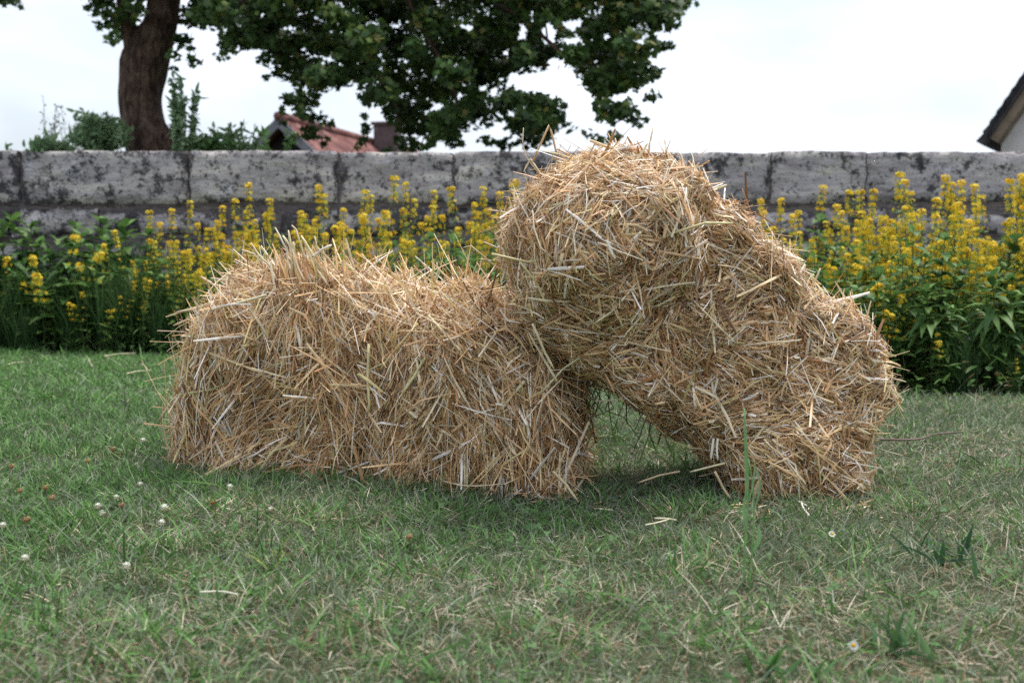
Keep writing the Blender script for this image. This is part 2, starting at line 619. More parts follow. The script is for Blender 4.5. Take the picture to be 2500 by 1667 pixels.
# ---------------------------------------------------------------- stone wall
def stone_wall():
    geo = Geo()
    nz1, nz2, nz3 = Waves(.5, seed=21), Waves(.12, seed=22), Waves(.045, seed=23)

    def block(x0, x1, z0, z1, proud, dark=0.0, gap=.012, rough=1.0, depth=.42):
        x0 += gap; x1 -= gap; z0 += gap * .8; z1 -= 0 if z1 > 1.08 else gap * .8
        nx_ = max(4, int((x1 - x0) / .03)); nz_ = max(3, int((z1 - z0) / .03))
        # front, top and back sheet in one strip that wraps round the block
        zz = list(np.linspace(z0, z1, nz_ + 1))
        prof = [(0.0, z) for z in zz] + [(t, z1) for t in (.04, .12, .22, .32, .40)] + [(depth, z) for z in zz[::-1]]
        prof = np.array(prof)
        xx = np.linspace(x0, x1, nx_ + 1)
        X, I = np.meshgrid(xx, np.arange(len(prof)))
        Y = WALL_Y - proud + prof[I, 0]
        Z = prof[I, 1]
        P = np.stack([X, Y, Z], -1)
        e = np.minimum(np.minimum(X - x0, x1 - X), np.minimum(Z - z0 + .002, z1 - Z + (.03 if z1 > 1.05 else 0)))
        rnd = np.clip(e / .03, 0, 1)
        inset = (1 - np.sqrt(1 - (1 - rnd) ** 2)) * .028 if False else (1 - rnd) ** 2 * .028
        front = (prof[I, 0] < .01)
        back = (prof[I, 0] > .41)
        disp = nz1(P) * .012 * rough + nz2(P) * .007 * rough + nz3(P) * .003
        Y = np.where(front, Y + inset + disp, Y)
        Y = np.where(back, Y - inset - disp, Y)
        top = ~(front | back)
        X = X + nz2(P * [.2, 1, 1]) * .006 * np.clip(1 - e / .05, 0, 1)
        Z = np.where(top | (Z > z1 - 1e-6), Z + nz2(P * [1, .3, 1]) * .003 + nz1(P) * .003 - .010 * np.clip(1 - (prof[I, 0]) / .02, 0, 1) * top, Z)
        P = np.stack([X, Y, Z], -1)
        m = len(xx)
        a = (np.arange(len(prof) - 1)[:, None] * m + np.arange(m - 1)[None]).ravel()
        F = np.stack([a, a + 1, a + m + 1, a + m], -1)
        lich = dark + .05 * np.clip(1 - e / .04, 0, 1) + np.clip((.86 - Z) * .25, 0, .05) + nz1(P * .45) * .028
        col = np.stack([lich, lich, lich], -1).reshape(-1, 3)
        geo.add(P.reshape(-1, 3), F, col)
        # ends
        for s, xe in ((0, 0), (1, m - 1)):
            ring = P[:, xe]
            idx = len(ring)
            c = ring.mean(0)
            n0 = geo.n
            geo.add(np.concatenate([ring, [c]]), np.array([[k, k + 1, idx] for k in range(idx - 1)]), (.08, .08, .08))
    # top course joints as the photo has them
    jx = [at(p, 372, WALL_Y)[0] for p in (-2300, -1300, 44 - 460, 44, 458, 826, 1108, 1480, 1884, 2118, 2800, 4300)]
    drk = [0, 0, .01, .03, .0, .0, .02, .045, .0, .02, .0, .02, 0]
    pr = [0, 0, .01, .0, .012, .0, .008, .0, .012, .0, .006, 0]
    ht = [1.10, 1.10, 1.105, 1.102, 1.102, 1.095, 1.098, 1.093, 1.10, 1.096, 1.112, 1.11]
    zc = 0.80
    for k in range(len(jx) - 1):
        block(jx[k], jx[k + 1], zc + [0, 0, .01, -.01, 0, .01, -.015, .01, 0, .015, -.01][k] * .6, ht[k], pr[k], drk[k],
              gap=[.012, .012, .012, .014, .022, .008, .012, .01, .008, .010, .01][k] * .55)
    r = random.Random(5)
    z = zc - .008
    for h, seed in ((.19, 1), (.17, 2), (.20, 3), (.28, 4)):
        x = jx[0] + r.uniform(0, .4)
        while x < jx[-1]:
            w = r.uniform(.28, .8)
            up = r.uniform(-.035, .006) if seed == 1 else r.uniform(-.02, .01)
            block(x, x + w, max(z - h + r.uniform(-.01, .03), -.1), z + up, r.uniform(-.035, .012), r.uniform(-.02, .06), gap=r.uniform(.006, .024), rough=2.6)
            x += w
        z -= h
    # hearting behind the face stones
    x0, x1 = jx[0] + .02, jx[-1] - .02
    y0, y1, z1 = WALL_Y + .045, WALL_Y + .36, 1.065
    c = np.array([[x0, y0, -.1], [x1, y0, -.1], [x1, y1, -.1], [x0, y1, -.1], [x0, y0, z1], [x1, y0, z1], [x1, y1, z1], [x0, y1, z1]])
    geo.add(c, [[0, 1, 5, 4], [1, 2, 6, 5], [2, 3, 7, 6], [3, 0, 4, 7], [4, 5, 6, 7]], (.2, .2, .2))
    o = geo.build("stone_wall", M_STONE)
    tag(o, "low garden wall of big grey limestone blocks with black lichen", "wall")


stone_wall()

# ---------------------------------------------------------------- straw pieces
STRAW_PAL = np.array([[.72, .475, .245], [.54, .31, .135], [.82, .62, .36], [.87, .74, .53], [.93, .86, .78],
                      [.38, .19, .08], [.70, .585, .27], [.74, .48, .26], [.21, .105, .045], [.65, .36, .17]])
STRAW_W = np.array([.15, .13, .15, .14, .11, .11, .07, .09, .06, .02])
STRAW_W /= STRAW_W.sum()


def add_straws(geo, C0, D, L, nrm, width, bendk=.12, K=4):
    """half-pipe straws centred on C0 running along D"""
    N = len(C0)
    bend = -nrm * np.abs(rng.normal(0, bendk, N))[:, None] + rng.normal(0, bendk * .5, (N, 3))
    P = paths(C0 - D * L[:, None] * .5, D, L, bend, K)
    # a kink in some stalks
    kink = rng.random(N) < .35
    off = rng.normal(0, .13, (N, 3)) * L[:, None] * kink[:, None]
    P[:, 1] += off * .8
    P[:, 2] += off * .5
    ref = norm(nrm + rng.normal(0, .45, (N, 3)))
    T = np.gradient(P, axis=1)
    S = norm(np.cross(T, ref[:, None]))
    U = norm(np.cross(S, T))
    prof = np.array([.75, 1, 1, .7])[None] * rng.uniform(.75, 1.2, (N, 4))
    col = STRAW_PAL[rng.choice(len(STRAW_PAL), N, p=STRAW_W)] * rng.uniform(.8, 1.15, (N, 1))
    V, F, C = ribbons(P, S, width[:, None] * prof, U=U, h=.75, col=col)
    geo.add(V, F, C)


def solid_core(outline, O, u, nvec, levels, sec, extras, voxel=.018, smooth=26, seed=0, amp=.016):
    """closed rounded body: outline prism plus ellipsoids, voxel-joined and smoothed"""
    import bmesh
    bm = bmesh.new()
    u = np.array(u); nvec = np.array(nvec)
    poly = [O + u * a + np.array([0, 0, b]) for a, b in outline]
    m = len(poly)
    rows = [[bm.verts.new(O + u * a + np.array([0, 0, b]) + nvec * t) for a, b in sec(outline, t)] for t in levels]
    lo, hi = rows[0], rows[-1]
    f1 = bm.faces.new(lo)
    f2 = bm.faces.new(hi[::-1])
    for ra_, rb_ in zip(rows[:-1], rows[1:]):
        for k in range(m):
            bm.faces.new([ra_[(k + 1) % m], ra_[k], rb_[k], rb_[(k + 1) % m]])
    bmesh.ops.triangulate(bm, faces=[f1, f2])
    bmesh.ops.recalc_face_normals(bm, faces=bm.faces)
    for (a, b, c, ra, rb, rc, rot) in extras:
        M = Matrix.Translation(Vector(O + u * a + np.array([0, 0, b]) + nvec * c)) @ Matrix((
            (u[0], 0, nvec[0], 0), (u[1], 0, nvec[1], 0), (0, 1, 0, 0), (0, 0, 0, 1))) @ Matrix.Rotation(rot, 4, 'Z') @ Matrix.Diagonal((ra, rb, rc, 1))
        bmesh.ops.create_icosphere(bm, subdivisions=4, radius=1, matrix=M)
    me = bpy.data.meshes.new("tmp_core")
    bm.to_mesh(me)
    bm.free()
    o = bpy.data.objects.new("tmp_core", me)
    SC.collection.objects.link(o)
    r = o.modifiers.new("r", 'REMESH')
    r.mode = 'VOXEL'
    r.voxel_size = voxel
    s = o.modifiers.new("s", 'SMOOTH')
    s.factor = .5
    s.iterations = smooth
    dg = bpy.context.evaluated_depsgraph_get()
    ev = o.evaluated_get(dg)
    e = ev.to_mesh()
    V = np.empty(len(e.vertices) * 3, np.float32)
    e.vertices.foreach_get("co", V)
    V = V.reshape(-1, 3).astype(float)
    Nn = np.empty(len(e.vertices) * 3, np.float32)
    e.vertices.foreach_get("normal", Nn)
    Nn = Nn.reshape(-1, 3)
    e.calc_loop_triangles()
    Tt = np.empty(len(e.loop_triangles) * 3, np.int32)
    e.loop_triangles.foreach_get("vertices", Tt)
    Tt = Tt.reshape(-1, 3)
    ev.to_mesh_clear()
    bpy.data.objects.remove(o)
    bpy.data.meshes.remove(me)
    wv = Waves(.22, seed=seed)
    wv2 = Waves(.08, seed=seed + 1)
    V = V + Nn * (wv(V) * amp + wv2(V) * amp * .8)[:, None]
    return V, Tt, Nn


def straw_body(name, V, T, N_straw, flow, lenmed, lensig, lmin, lmax, seed, top_spike=.5, wispy=.4, wildness=.13):
    A, B, C = V[T[:, 0]], V[T[:, 1]], V[T[:, 2]]
    cr = np.cross(B - A, C - A)
    area = np.linalg.norm(cr, axis=1) / 2
    fn = norm(cr)
    mid = (A + B + C) / 3
    tocam = norm(CAMP - mid)
    vis = (fn * tocam).sum(1)
    w = area * np.where(vis > -.35, 1.0, .35) * (mid[:, 2] > -.01)
    idx = rng.choice(len(T), N_straw, p=w / w.sum())
    r1, r2 = rng.random(N_straw), rng.random(N_straw)
    s = np.sqrt(r1)
    P = A[idx] * (1 - s)[:, None] + B[idx] * (s * (1 - r2))[:, None] + C[idx] * (s * r2)[:, None]
    n = fn[idx]
    D = flow(P, n)
    # wisps: handfuls of straw that lie across their surroundings
    nb = N_straw // 45
    ctr, cdir = P[:nb], norm(np.cross(n[:nb], rng.normal(size=(nb, 3))))
    cell = {}
    for q in range(nb):
        cell.setdefault(tuple(np.floor(ctr[q] / .04).astype(int)), []).append(q)
    keys = np.floor(P / .04).astype(int)
    wisp = np.full(N_straw, -1)
    for q in range(N_straw):
        c_ = cell.get((keys[q][0], keys[q][1], keys[q][2]))
        if c_ and rng.random() < wispy:
            b_ = c_[0]
            if np.sum((ctr[b_] - P[q]) ** 2) < .022 ** 2:
                wisp[q] = b_
    inw = wisp >= 0
    D = np.where(inw[:, None], cdir[wisp] + rng.normal(0, .16, (N_straw, 3)), D)
    wild = rng.random(N_straw) < wildness
    D = np.where(wild[:, None], rng.normal(size=(N_straw, 3)), D)
    D = D - n * (D * n).sum(1, keepdims=True)
    D = norm(D + 1e-4)
    # lift off the surface; tops bristle more
    up = np.clip(n[:, 2], 0, 1)
    lift = rng.normal(.10, .14, N_straw) + up * np.abs(rng.normal(0, top_spike, N_straw)) * (rng.random(N_straw) < .45)
    sgn = np.where(rng.random(N_straw) < .5, 1, -1)
    D = norm(D * sgn[:, None] + n * lift[:, None])
    L = np.clip(lenmed * np.exp(rng.normal(0, lensig, N_straw)) * np.where(inw, 1.35, 1), lmin, lmax)
    off = rng.uniform(-.030, .010, N_straw) + inw * rng.uniform(.0, .010, N_straw) + np.clip(lift, 0, 1) * L * .32
    P = P + n * off[:, None]
    P[:, 2] = np.maximum(P[:, 2], .006)
    width = np.clip(rng.lognormal(math.log(.00114), .52, N_straw), .0004, .0030)
    geo = Geo()
    vn = np.zeros_like(V)
    for q in range(3):
        np.add.at(vn, T[:, q], cr)
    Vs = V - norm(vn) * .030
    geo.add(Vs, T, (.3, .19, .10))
    nface_core = len(T)
    nv_core = len(Vs)
    add_straws(geo, P, D, L, n, width)
    # chaff: short broken bits filling the gaps
    Nc = int(N_straw * .6)
    idx = rng.choice(len(T), Nc, p=w / w.sum())
    r1, r2 = rng.random(Nc), rng.random(Nc)
    s = np.sqrt(r1)
    P = A[idx] * (1 - s)[:, None] + B[idx] * (s * (1 - r2))[:, None] + C[idx] * (s * r2)[:, None]
    n = fn[idx]
    D = norm(rng.normal(size=(Nc, 3)))
    D = norm(D - n * (D * n).sum(1, keepdims=True) * .6)
    L = rng.uniform(.010, .03, Nc)
    P = P + n * rng.uniform(-.028, .004, Nc)[:, None]
    P[:, 2] = np.maximum(P[:, 2], .004)
    add_straws(geo, P, D, L, n, rng.uniform(.0005, .0016, Nc))
    V_ = np.concatenate(geo.V)
    V_[:, 2] = np.maximum(V_[:, 2], .001)
    # faces: triangles (core) first, quads (straws) second
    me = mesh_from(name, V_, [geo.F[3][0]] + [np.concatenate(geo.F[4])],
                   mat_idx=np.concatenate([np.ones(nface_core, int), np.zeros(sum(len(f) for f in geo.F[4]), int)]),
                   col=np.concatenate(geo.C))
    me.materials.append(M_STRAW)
    me.materials.append(M_CORE)
    o = bpy.data.objects.new(name, me)
    SC.collection.objects.link(o)
    return o


def inset(ol, amount, keep=.06):
    """move an outline inwards, its ground points only sideways"""
    P = np.array(ol)
    area = .5 * np.sum(P[:, 0] * np.roll(P[:, 1], -1) - np.roll(P[:, 0], -1) * P[:, 1])
    t = norm(np.roll(P, -1, 0) - np.roll(P, 1, 0))
    nrm_ = np.stack([-t[:, 1], t[:, 0]], -1) * np.sign(area)
    k = np.where(P[:, 1] < keep, .3, 1.0)[:, None]
    Q = P + nrm_ * amount * k
    Q[:, 1] = np.where(P[:, 1] < keep, P[:, 1], Q[:, 1])
    return Q


def make_frame(pxa, ya, pxb, yb):
    A = np.array([(pxa - 1250) / FPX * ya, ya, 0])
    B = np.array([(pxb - 1250) / FPX * yb, yb, 0])
    u = norm(B - A)
    nv = np.array([u[1], -u[0], 0])          # towards the camera
    if nv[1] > 0:
        nv = -nv
    return A, u, nv


def to_uv(px, py, A, u, nv, back):
    """photo pixel to coordinates on the vertical plane lying `back` behind the front face"""
    O = A - nv * back
    d = ray(px, py)
    t = ((O - CAMP) @ nv) / (d @ nv)
    P = CAMP + d * t
    return float((P - O) @ u), float(P[2])


# --- lying block
A1, u1, n1 = make_frame(425, 2.62, 1420, 2.27)
T1 = .19
O1 = A1 - n1 * T1
pts_top = [(462, 1010), (472, 920), (492, 840), (520, 775), (552, 710), (592, 668), (635, 652), (705, 660), (780, 672),
           (860, 682), (950, 692), (1050, 702), (1130, 715), (1210, 740), (1290, 785), (1368, 848), (1418, 925), (1424, 1010)]
ol = [to_uv(px, py, A1, u1, n1, T1) for px, py in pts_top]
c = to_uv(1368, 1120, A1, u1, n1, .05)
ol += [(ol[-1][0] + .01, .2), (c[0], .1), (c[0] - .01, -.06)]
ol = [(ol[0][0] + .03, -.06)] + ol


def sec1(ol, t):
    k = t / T1
    P = inset(ol, .012 + .045 * abs(k) ** 2)
    P[:, 0] = np.where(P[:, 1] < .06, np.array(ol)[:, 0], P[:, 0])
    top = np.clip((P[:, 1] - .25) / .2, 0, 1)
    P[:, 1] -= top * (.055 * abs(k) ** 2)
    # the right-hand end is cut square to the view, not to the block
    e = np.clip((P[:, 0] - .55) / .5, 0, 1)
    P[:, 0] += e * (.07 * k - .01)
    f = np.clip((.3 - P[:, 0]) / .3, 0, 1)
    P[:, 0] += f * (.035 * k + .034)
    return P


V1, Tr1, _ = solid_core(ol, O1, u1, n1, [-T1, -T1 * .6, 0, T1 * .6, T1], sec1, [], seed=40, smooth=12)
fa = Waves(.35, seed=50)
fb = Waves(.12, seed=51)


def flow_left(P, n):
    ang = fa(P) * .55 + fb(P) * .38 + rng.normal(0, .19, len(P))
    return -np.array([0, 0, 1.0]) * np.cos(ang)[:, None] + u1 * (np.sin(ang) + .0)[:, None] - n1 * (n[:, 2:3] * .7) * np.cos(ang)[:, None]


straw_block = straw_body("straw_block", V1, Tr1, 46000, flow_left, .066, .58, .02, .20, 60, top_spike=.8, wispy=.28, wildness=.055)
tag(straw_block, "long low block of tied straw lying on the lawn, straws hanging down its side", "straw block")

# --- bent body leaning on it
A2, u2, n2 = make_frame(1500, 2.19, 2100, 2.29)
T2 = .185
O2 = A2 - n2 * T2
pts = [(1255, 700), (1222, 640), (1228, 560), (1262, 500), (1310, 440), (1375, 398), (1450, 372), (1520, 372), (1600, 395),
       (1670, 430), (1740, 475), (1805, 525), (1850, 580), (1900, 645), (1960, 705), (2020, 755), (2070, 815),
       (2105, 880), (2128, 945), (2095, 1010), (2040, 1075), (2000, 1120)]
ol = [to_uv(px, py, A2, u2, n2, T2) for px, py in pts]
e1 = to_uv(1955, 1200, A2, u2, n2, .04)[0]
e2 = to_uv(1885, 1215, A2, u2, n2, .04)[0]
ol += [(e1 + .01, .06), (e1 - .005, -.06), (e2, -.06), (e2 - .015, .0)]
ol += [to_uv(px, py, A2, u2, n2, .08) for px, py in [(1832, 1168), (1742, 1114), (1636, 1054), (1545, 992), (1478, 945), (1400, 905), (1300, 850)]]
bc = to_uv(1440, 610, A2, u2, n2, T2)
bb = to_uv(1760, 800, A2, u2, n2, T2)
lb_ = to_uv(1890, 1060, A2, u2, n2, T2)


def sec2(ol, t):
    k = abs(t) / T2
    P = inset(ol, .014 + .06 * k ** 2)
    P[:, 0] += (t / T2) * .02
    P[:, 0] += max(-t / T2, 0) * .085 * np.clip(1.3 - P[:, 1] / .22, 0, 1) * (P[:, 0] < .32)
    return P


V2, Tr2, _ = solid_core(ol, O2, u2, n2, [-T2, -T2 * .6, 0, T2 * .5, T2 * .80], sec2,
                        [(bc[0], bc[1] + .005, .085, .187, .165, .195, 0), (lb_[0] + .022, lb_[1] - .03, .07, .128, .15, .16, 0)],
                        seed=44, smooth=7)
ga = Waves(.30, seed=52)
gb = Waves(.10, seed=53)


def flow_right(P, n):
    rel = P - (O2 + u2 * bc[0] + np.array([0, 0, bc[1]]))
    a = rel @ u2
    b = rel[:, 2]
    rr = np.sqrt(a * a + b * b)
    ang = np.arctan2(b, a)
    # wound round the head, lying along the back lower down
    ballw = np.clip(1.3 - rr / .2, 0, 1)
    base = np.where(ballw > .3, ang + 1.57 + .3, -.35 - .5 * np.sin(a * 6))
    base = base + ga(P) * .75 + gb(P) * .45 + rng.normal(0, .32, len(P))
    return u2 * np.cos(base)[:, None] + np.array([0, 0, 1.0]) * np.sin(base)[:, None] - n2 * (n[:, 2:3] * .4) * rng.normal(0, 1, (len(P), 1))


straw_arch = straw_body("straw_figure", V2, Tr2, 62000, flow_right, .036, .48, .015, .15, 61, top_spike=.45)
tag(straw_arch, "tall humped straw figure arching from the lawn onto the low straw block", "straw figure")


def stalk(parent, pts, w=.0022, col=(.7, .56, .36), name="loose_stalk", label=None, mat=None):
    """one conspicuous stalk, a thin bent pipe"""
    P, _ = resample(pts, np.ones(len(pts)), max(5, 3 * len(pts))) if len(pts) > 2 else (np.linspace(pts[0], pts[1], 4), 0)
    if len(pts) > 2 and name == "loose_stalk":
        P = np.concatenate([np.linspace(pts[k], pts[k + 1], 4)[(1 if k else 0):] for k in range(len(pts) - 1)])
    geo = Geo()
    rad = np.full(len(P), w)
    rad[-1] *= .6
    tube(geo, P, rad, seg=6, col=col)
    o = geo.build(name, mat or M_STRAW, parent)
    if label:
        o["label"] = label
    return o


def pxs(pl, y, dy=0.0):
    return [at(px, py, y + dy * k) for k, (px, py) in enumerate(pl)]


# stalks that stand out from the right figure
Y2 = float(O2[1])
for pl, w, c, lb in [
        ([(1300, 395), (1341, 306), (1352, 345), (1362, 390)], .0022, (.60, .40, .22), "bent brown stalk folded over above the head"),
        ([(1316, 425), (1282, 380), (1276, 345), (1278, 312)], .0012, (.68, .55, .36), None),
        ([(1325, 432), (1295, 388), (1278, 420)], .0018, (.75, .63, .42), None),
        ([(1574, 410), (1582, 370), (1595, 309)], .0020, (.76, .66, .46), "pale stalk sticking straight up from the crest"),
        ([(1360, 364), (1400, 382), (1440, 395)], .0018, (.72, .5, .32), None),
        ([(1640, 420), (1632, 395), (1627, 360)], .0020, (.70, .60, .34), None),
        ([(1440, 343), (1490, 362), (1560, 372)], .0030, (.74, .58, .36), None),
        ([(1600, 395), (1665, 420), (1720, 460)], .0026, (.66, .46, .28), None),
        ([(1700, 470), (1745, 462), (1775, 452)], .0026, (.74, .66, .42), None),
        ([(1740, 480), (1790, 495), (1822, 520)], .0020, (.70, .52, .34), None),
        ([(1812, 460), (1830, 510), (1845, 550), (1852, 600)], .0010, (.45, .28, .18), None),
        ([(1850, 640), (1890, 640), (1965, 643)], .0026, (.74, .68, .44), None),
        ([(1915, 640), (1905, 612), (1925, 608), (1978, 614)], .0011, (.72, .66, .45), None),
        ([(1985, 700), (1992, 680), (2003, 655)], .0022, (.76, .66, .42), None),
        ([(2040, 750), (2065, 755), (2092, 760)], .0018, (.76, .66, .48), None),
        ([(2150, 905), (2185, 925), (2212, 932)], .0016, (.74, .6, .42), None),
        ([(2150, 960), (2190, 990), (2218, 1042)], .0008, (.7, .62, .42), None),
        ([(2110, 1080), (2160, 1100), (2205, 1112)], .0009, (.7, .62, .42), None),
        ([(1290, 560), (1240, 520), (1190, 512)], .0016, (.7, .55, .36), None),
        ([(1270, 680), (1210, 650), (1150, 600), (1130, 605)], .0012, (.7, .58, .38), None),
        ([(1260, 640), (1225, 610), (1180, 590)], .0015, (.74, .62, .42), None)]:
    stalk(straw_arch, pxs(pl, Y2), w, c, label=lb)
# long stalks lying over the front of the figure
YF = float((O2 + n2 * (T2 + .05))[1])
for pl, w, c in [([(1500, 700), (1560, 610), (1640, 570), (1720, 545), (1790, 545)], .0024, (.72, .62, .32)),
                 ([(1445, 620), (1490, 660), (1550, 735)], .0024, (.70, .58, .32)),
                 ([(1200, 620), (1290, 640), (1340, 630), (1370, 632)], .0022, (.68, .58, .30)),
                 ([(1270, 640), (1310, 690), (1335, 745)], .0024, (.66, .58, .32)),
                 ([(1395, 610), (1400, 650), (1395, 690)], .0030, (.70, .52, .30)),
                 ([(1510, 715), (1495, 760), (1450, 790)], .0020, (.70, .64, .42)),
                 ([(1475, 680), (1500, 740), (1520, 800)], .0018, (.72, .66, .40)),
                 ([(1300, 790), (1330, 860), (1352, 900)], .0024, (.72, .60, .36))]:
    stalk(straw_arch, pxs(pl, YF), w, c)
for pl, w, c in [([(1660, 1150), (1610, 1160), (1558, 1178)], .0019, (.62, .46, .28)),
                 ([(1770, 1130), (1730, 1140), (1684, 1152)], .0021, (.74, .66, .42)),
                 ([(1742, 1070), (1738, 1098), (1735, 1122)], .0026, (.82, .76, .66)),
                 ([(1752, 1070), (1750, 1098), (1752, 1124)], .0023, (.80, .74, .62)),
                 ([(1745, 1150), (1765, 1190), (1785, 1220)], .0028, (.72, .56, .34))]:
    stalk(straw_arch, pxs(pl, 2.26), w, c)
# stalks of the lying block
YT = 2.64
for k, (pl, w, c, lb) in enumerate([
        ([(705, 660), (700, 610), (672, 556)], .0022, (.80, .72, .56), "pale stalk of the upright tuft on top"),
        ([(715, 660), (708, 600), (690, 575)], .0026, (.78, .68, .46), None),
        ([(712, 670), (712, 610), (704, 562)], .0024, (.76, .66, .42), None),
        ([(725, 680), (718, 620), (716, 590)], .0034, (.72, .58, .32), None),
        ([(760, 680), (745, 630), (722, 560), (712, 550)], .0020, (.72, .6, .42), None),
        ([(775, 680), (762, 620), (735, 575)], .0030, (.74, .62, .36), None),
        ([(800, 680), (770, 640), (745, 605)], .0032, (.74, .62, .36), None),
        ([(785, 640), (775, 610), (768, 576)], .0016, (.74, .66, .46), None),
        ([(758, 632), (785, 610), (810, 598)], .0030, (.78, .72, .60), None),
        ([(830, 670), (800, 630), (775, 605)], .0026, (.70, .52, .32), None),
        ([(745, 690), (722, 640), (712, 600)], .0030, (.68, .52, .28), None),
        ([(640, 640), (620, 620), (590, 610)], .0024, (.72, .6, .38), None),
        ([(660, 650), (630, 620), (612, 592)], .0020, (.76, .66, .46), None),
        ([(560, 705), (520, 695), (490, 675)], .0030, (.70, .52, .34), None),
        ([(520, 740), (470, 755), (430, 763)], .0030, (.70, .56, .36), None),
        ([(520, 770), (460, 780), (423, 795)], .0026, (.66, .5, .30), None),
        ([(480, 835), (455, 838), (430, 833)], .0014, (.8, .74, .62), None),
        ([(500, 830), (470, 845), (444, 852)], .0016, (.74, .62, .42), None),
        ([(480, 930), (430, 965), (386, 1028)], .0028, (.68, .54, .32), "long stalk slanting down past the left end"),
        ([(450, 960), (425, 950), (412, 930)], .0014, (.76, .66, .5), None),
        ([(1060, 690), (1070, 660), (1066, 640)], .0018, (.76, .66, .44), None),
        ([(905, 680), (915, 655), (912, 640)], .0020, (.74, .62, .4), None)]):
    yy = YT - .08 + (.12 if pl[0][0] < 560 else (.1 if pl[0][0] < 700 else 0)) - (.12 if pl[0][0] > 1000 else 0)
    stalk(straw_block, pxs(pl, yy), w, c, label=lb)

# upright tuft on top of the block
g = Geo()
Nt = 150
tb = np.array([at(rng.uniform(670, 810), rng.uniform(672, 720), YT - .08 + rng.uniform(-.03, .12)) for _ in range(Nt)])
fx_ = (tb[:, 0] - tb[:, 0].mean()) / .06
td = norm(np.stack([-.30 + fx_ * -.10 + rng.normal(0, .22, Nt), rng.normal(0, .2, Nt), np.ones(Nt)], -1))
tL = rng.uniform(.04, .115, Nt) * (1 - .25 * np.abs(fx_))
add_straws(g, tb + td * tL[:, None] * .4, td, tL, norm(rng.normal(size=(Nt, 3)) * [1, .5, .1] - [0, 1.0, 0]), rng.uniform(.001, .0032, Nt), bendk=.06)
tf_ = g.build("straw_tuft", M_STRAW, straw_block)
tf_["label"] = "tuft of straws standing up from the block's top"


def front1(px):
    """distance of the block's front face at a pixel column"""
    d = ray(px, 900)
    t = ((A1 - CAMP) @ n1) / (d @ n1)
    return float((CAMP + d * t)[1]) - .022


for pl, w, c in [([(530, 780), (528, 850), (500, 990)], .0024, (.76, .64, .40)),
                 ([(570, 925), (520, 950), (430, 965)], .0024, (.74, .68, .36)),
                 ([(650, 720), (600, 735), (500, 760)], .0030, (.78, .70, .48)),
                 ([(690, 880), (640, 800), (600, 740)], .0020, (.72, .6, .40)),
                 ([(1020, 790), (960, 860), (930, 900)], .0026, (.72, .56, .30)),
                 ([(1040, 870), (1010, 920), (982, 962)], .0030, (.76, .70, .38)),
                 ([(1046, 770), (1090, 820), (1130, 862)], .0028, (.78, .66, .38)),
                 ([(900, 840), (898, 920), (902, 1005)], .0030, (.76, .68, .36)),
                 ([(1230, 970), (1210, 1040), (1175, 1045)], .0028, (.76, .70, .52)),
                 ([(1280, 930), (1215, 1010), (1172, 1042)], .0032, (.78, .70, .44)),
                 ([(1205, 1020), (1206, 1080), (1204, 1145)], .0026, (.80, .74, .60)),
                 ([(1165, 1095), (1135, 1110), (1135, 1205)], .0030, (.74, .62, .38)),
                 ([(700, 1070), (660, 1110), (625, 1165)], .0040, (.72, .60, .36)),
                 ([(740, 1060), (700, 1110), (682, 1160)], .0038, (.72, .56, .34)),
                 ([(1350, 1150), (1380, 1180), (1412, 1225)], .0030, (.72, .58, .34)),
                 ([(1290, 810), (1330, 880), (1360, 930)], .0026, (.74, .66, .44)),
                 ([(1320, 960), (1375, 900), (1420, 870)], .0018, (.74, .70, .44))]:
    stalk(straw_block, [at(px, py, front1(px) - .004 * k) for k, (px, py) in enumerate(pl)], w, c)

# dead dark stems hanging in the gap between the two bodies
rr = random.Random(9)
for k in range(16):
    x0 = rr.uniform(1440, 1640)
    y0 = 930 + max(0, (x0 - 1500)) * .75 + rr.uniform(-5, 20)
    pl = [(x0, y0), (x0 + rr.uniform(-30, 25), y0 + rr.uniform(30, 60)), (x0 + rr.uniform(-40, 40), y0 + rr.uniform(70, 140))]
    stalk(straw_arch, pxs(pl, 2.36 + rr.uniform(-.04, .12)), rr.uniform(.0007, .0014), (.13, .10, .05))

# ---------------------------------------------------------------- loose straw and twig on the lawn
def ground_stick(name, label, cat, px, w, col, lift=.02, group=None, mat=None):
    P = [onground(*p) for p in px]
    base = np.mean(P, 0)
    geo = Geo()
    Q = np.array(P) - base
    Q[:, 2] = lift + np.linspace(0, .006, len(Q))
    if len(Q) > 2:
        Q, _ = resample(Q, np.ones(len(Q)), 12)
    tube(geo, Q, np.linspace(w, w * .7, len(Q)), seg=6, col=col)
    o = geo.build(name, mat or M_STRAW)
    o.location = (base[0], base[1], 0)
    tag(o, label, cat, group)
    return o


ground_stick("loose_straw", "pale bent straw on the grass, alone in front of the low block", "straw", [(490, 1503), (540, 1507), (582, 1520)], .0016, (.82, .76, .62), .034)
ground_stick("loose_straw", "short white straw upright in the grass before the humped figure", "straw", [(1955, 1262), (1962, 1285), (1974, 1305)], .0020, (.85, .82, .74), .03)
ground_stick("loose_straw", "upper of two straws crossed on the grass below the gap", "straw", [(1598, 1305), (1628, 1310), (1650, 1318)], .0020, (.80, .72, .52), .03)
ground_stick("loose_straw", "lower of two straws crossed on the grass below the gap", "straw", [(1575, 1318), (1600, 1317), (1632, 1312)], .0016, (.80, .72, .52), .027)
ground_stick("loose_straw", "straw lying in the grass along the foot of the low block", "straw", [(1080, 1208), (1150, 1225), (1240, 1222)], .0018, (.72, .6, .4), .03)
ground_stick("twig", "thin brown twig lying on the lawn right of the humped figure", "twig", [(2120, 1105), (2230, 1108), (2290, 1095), (2350, 1092)], .0030, (.16, .12, .10), .035, mat=M_WOODY)
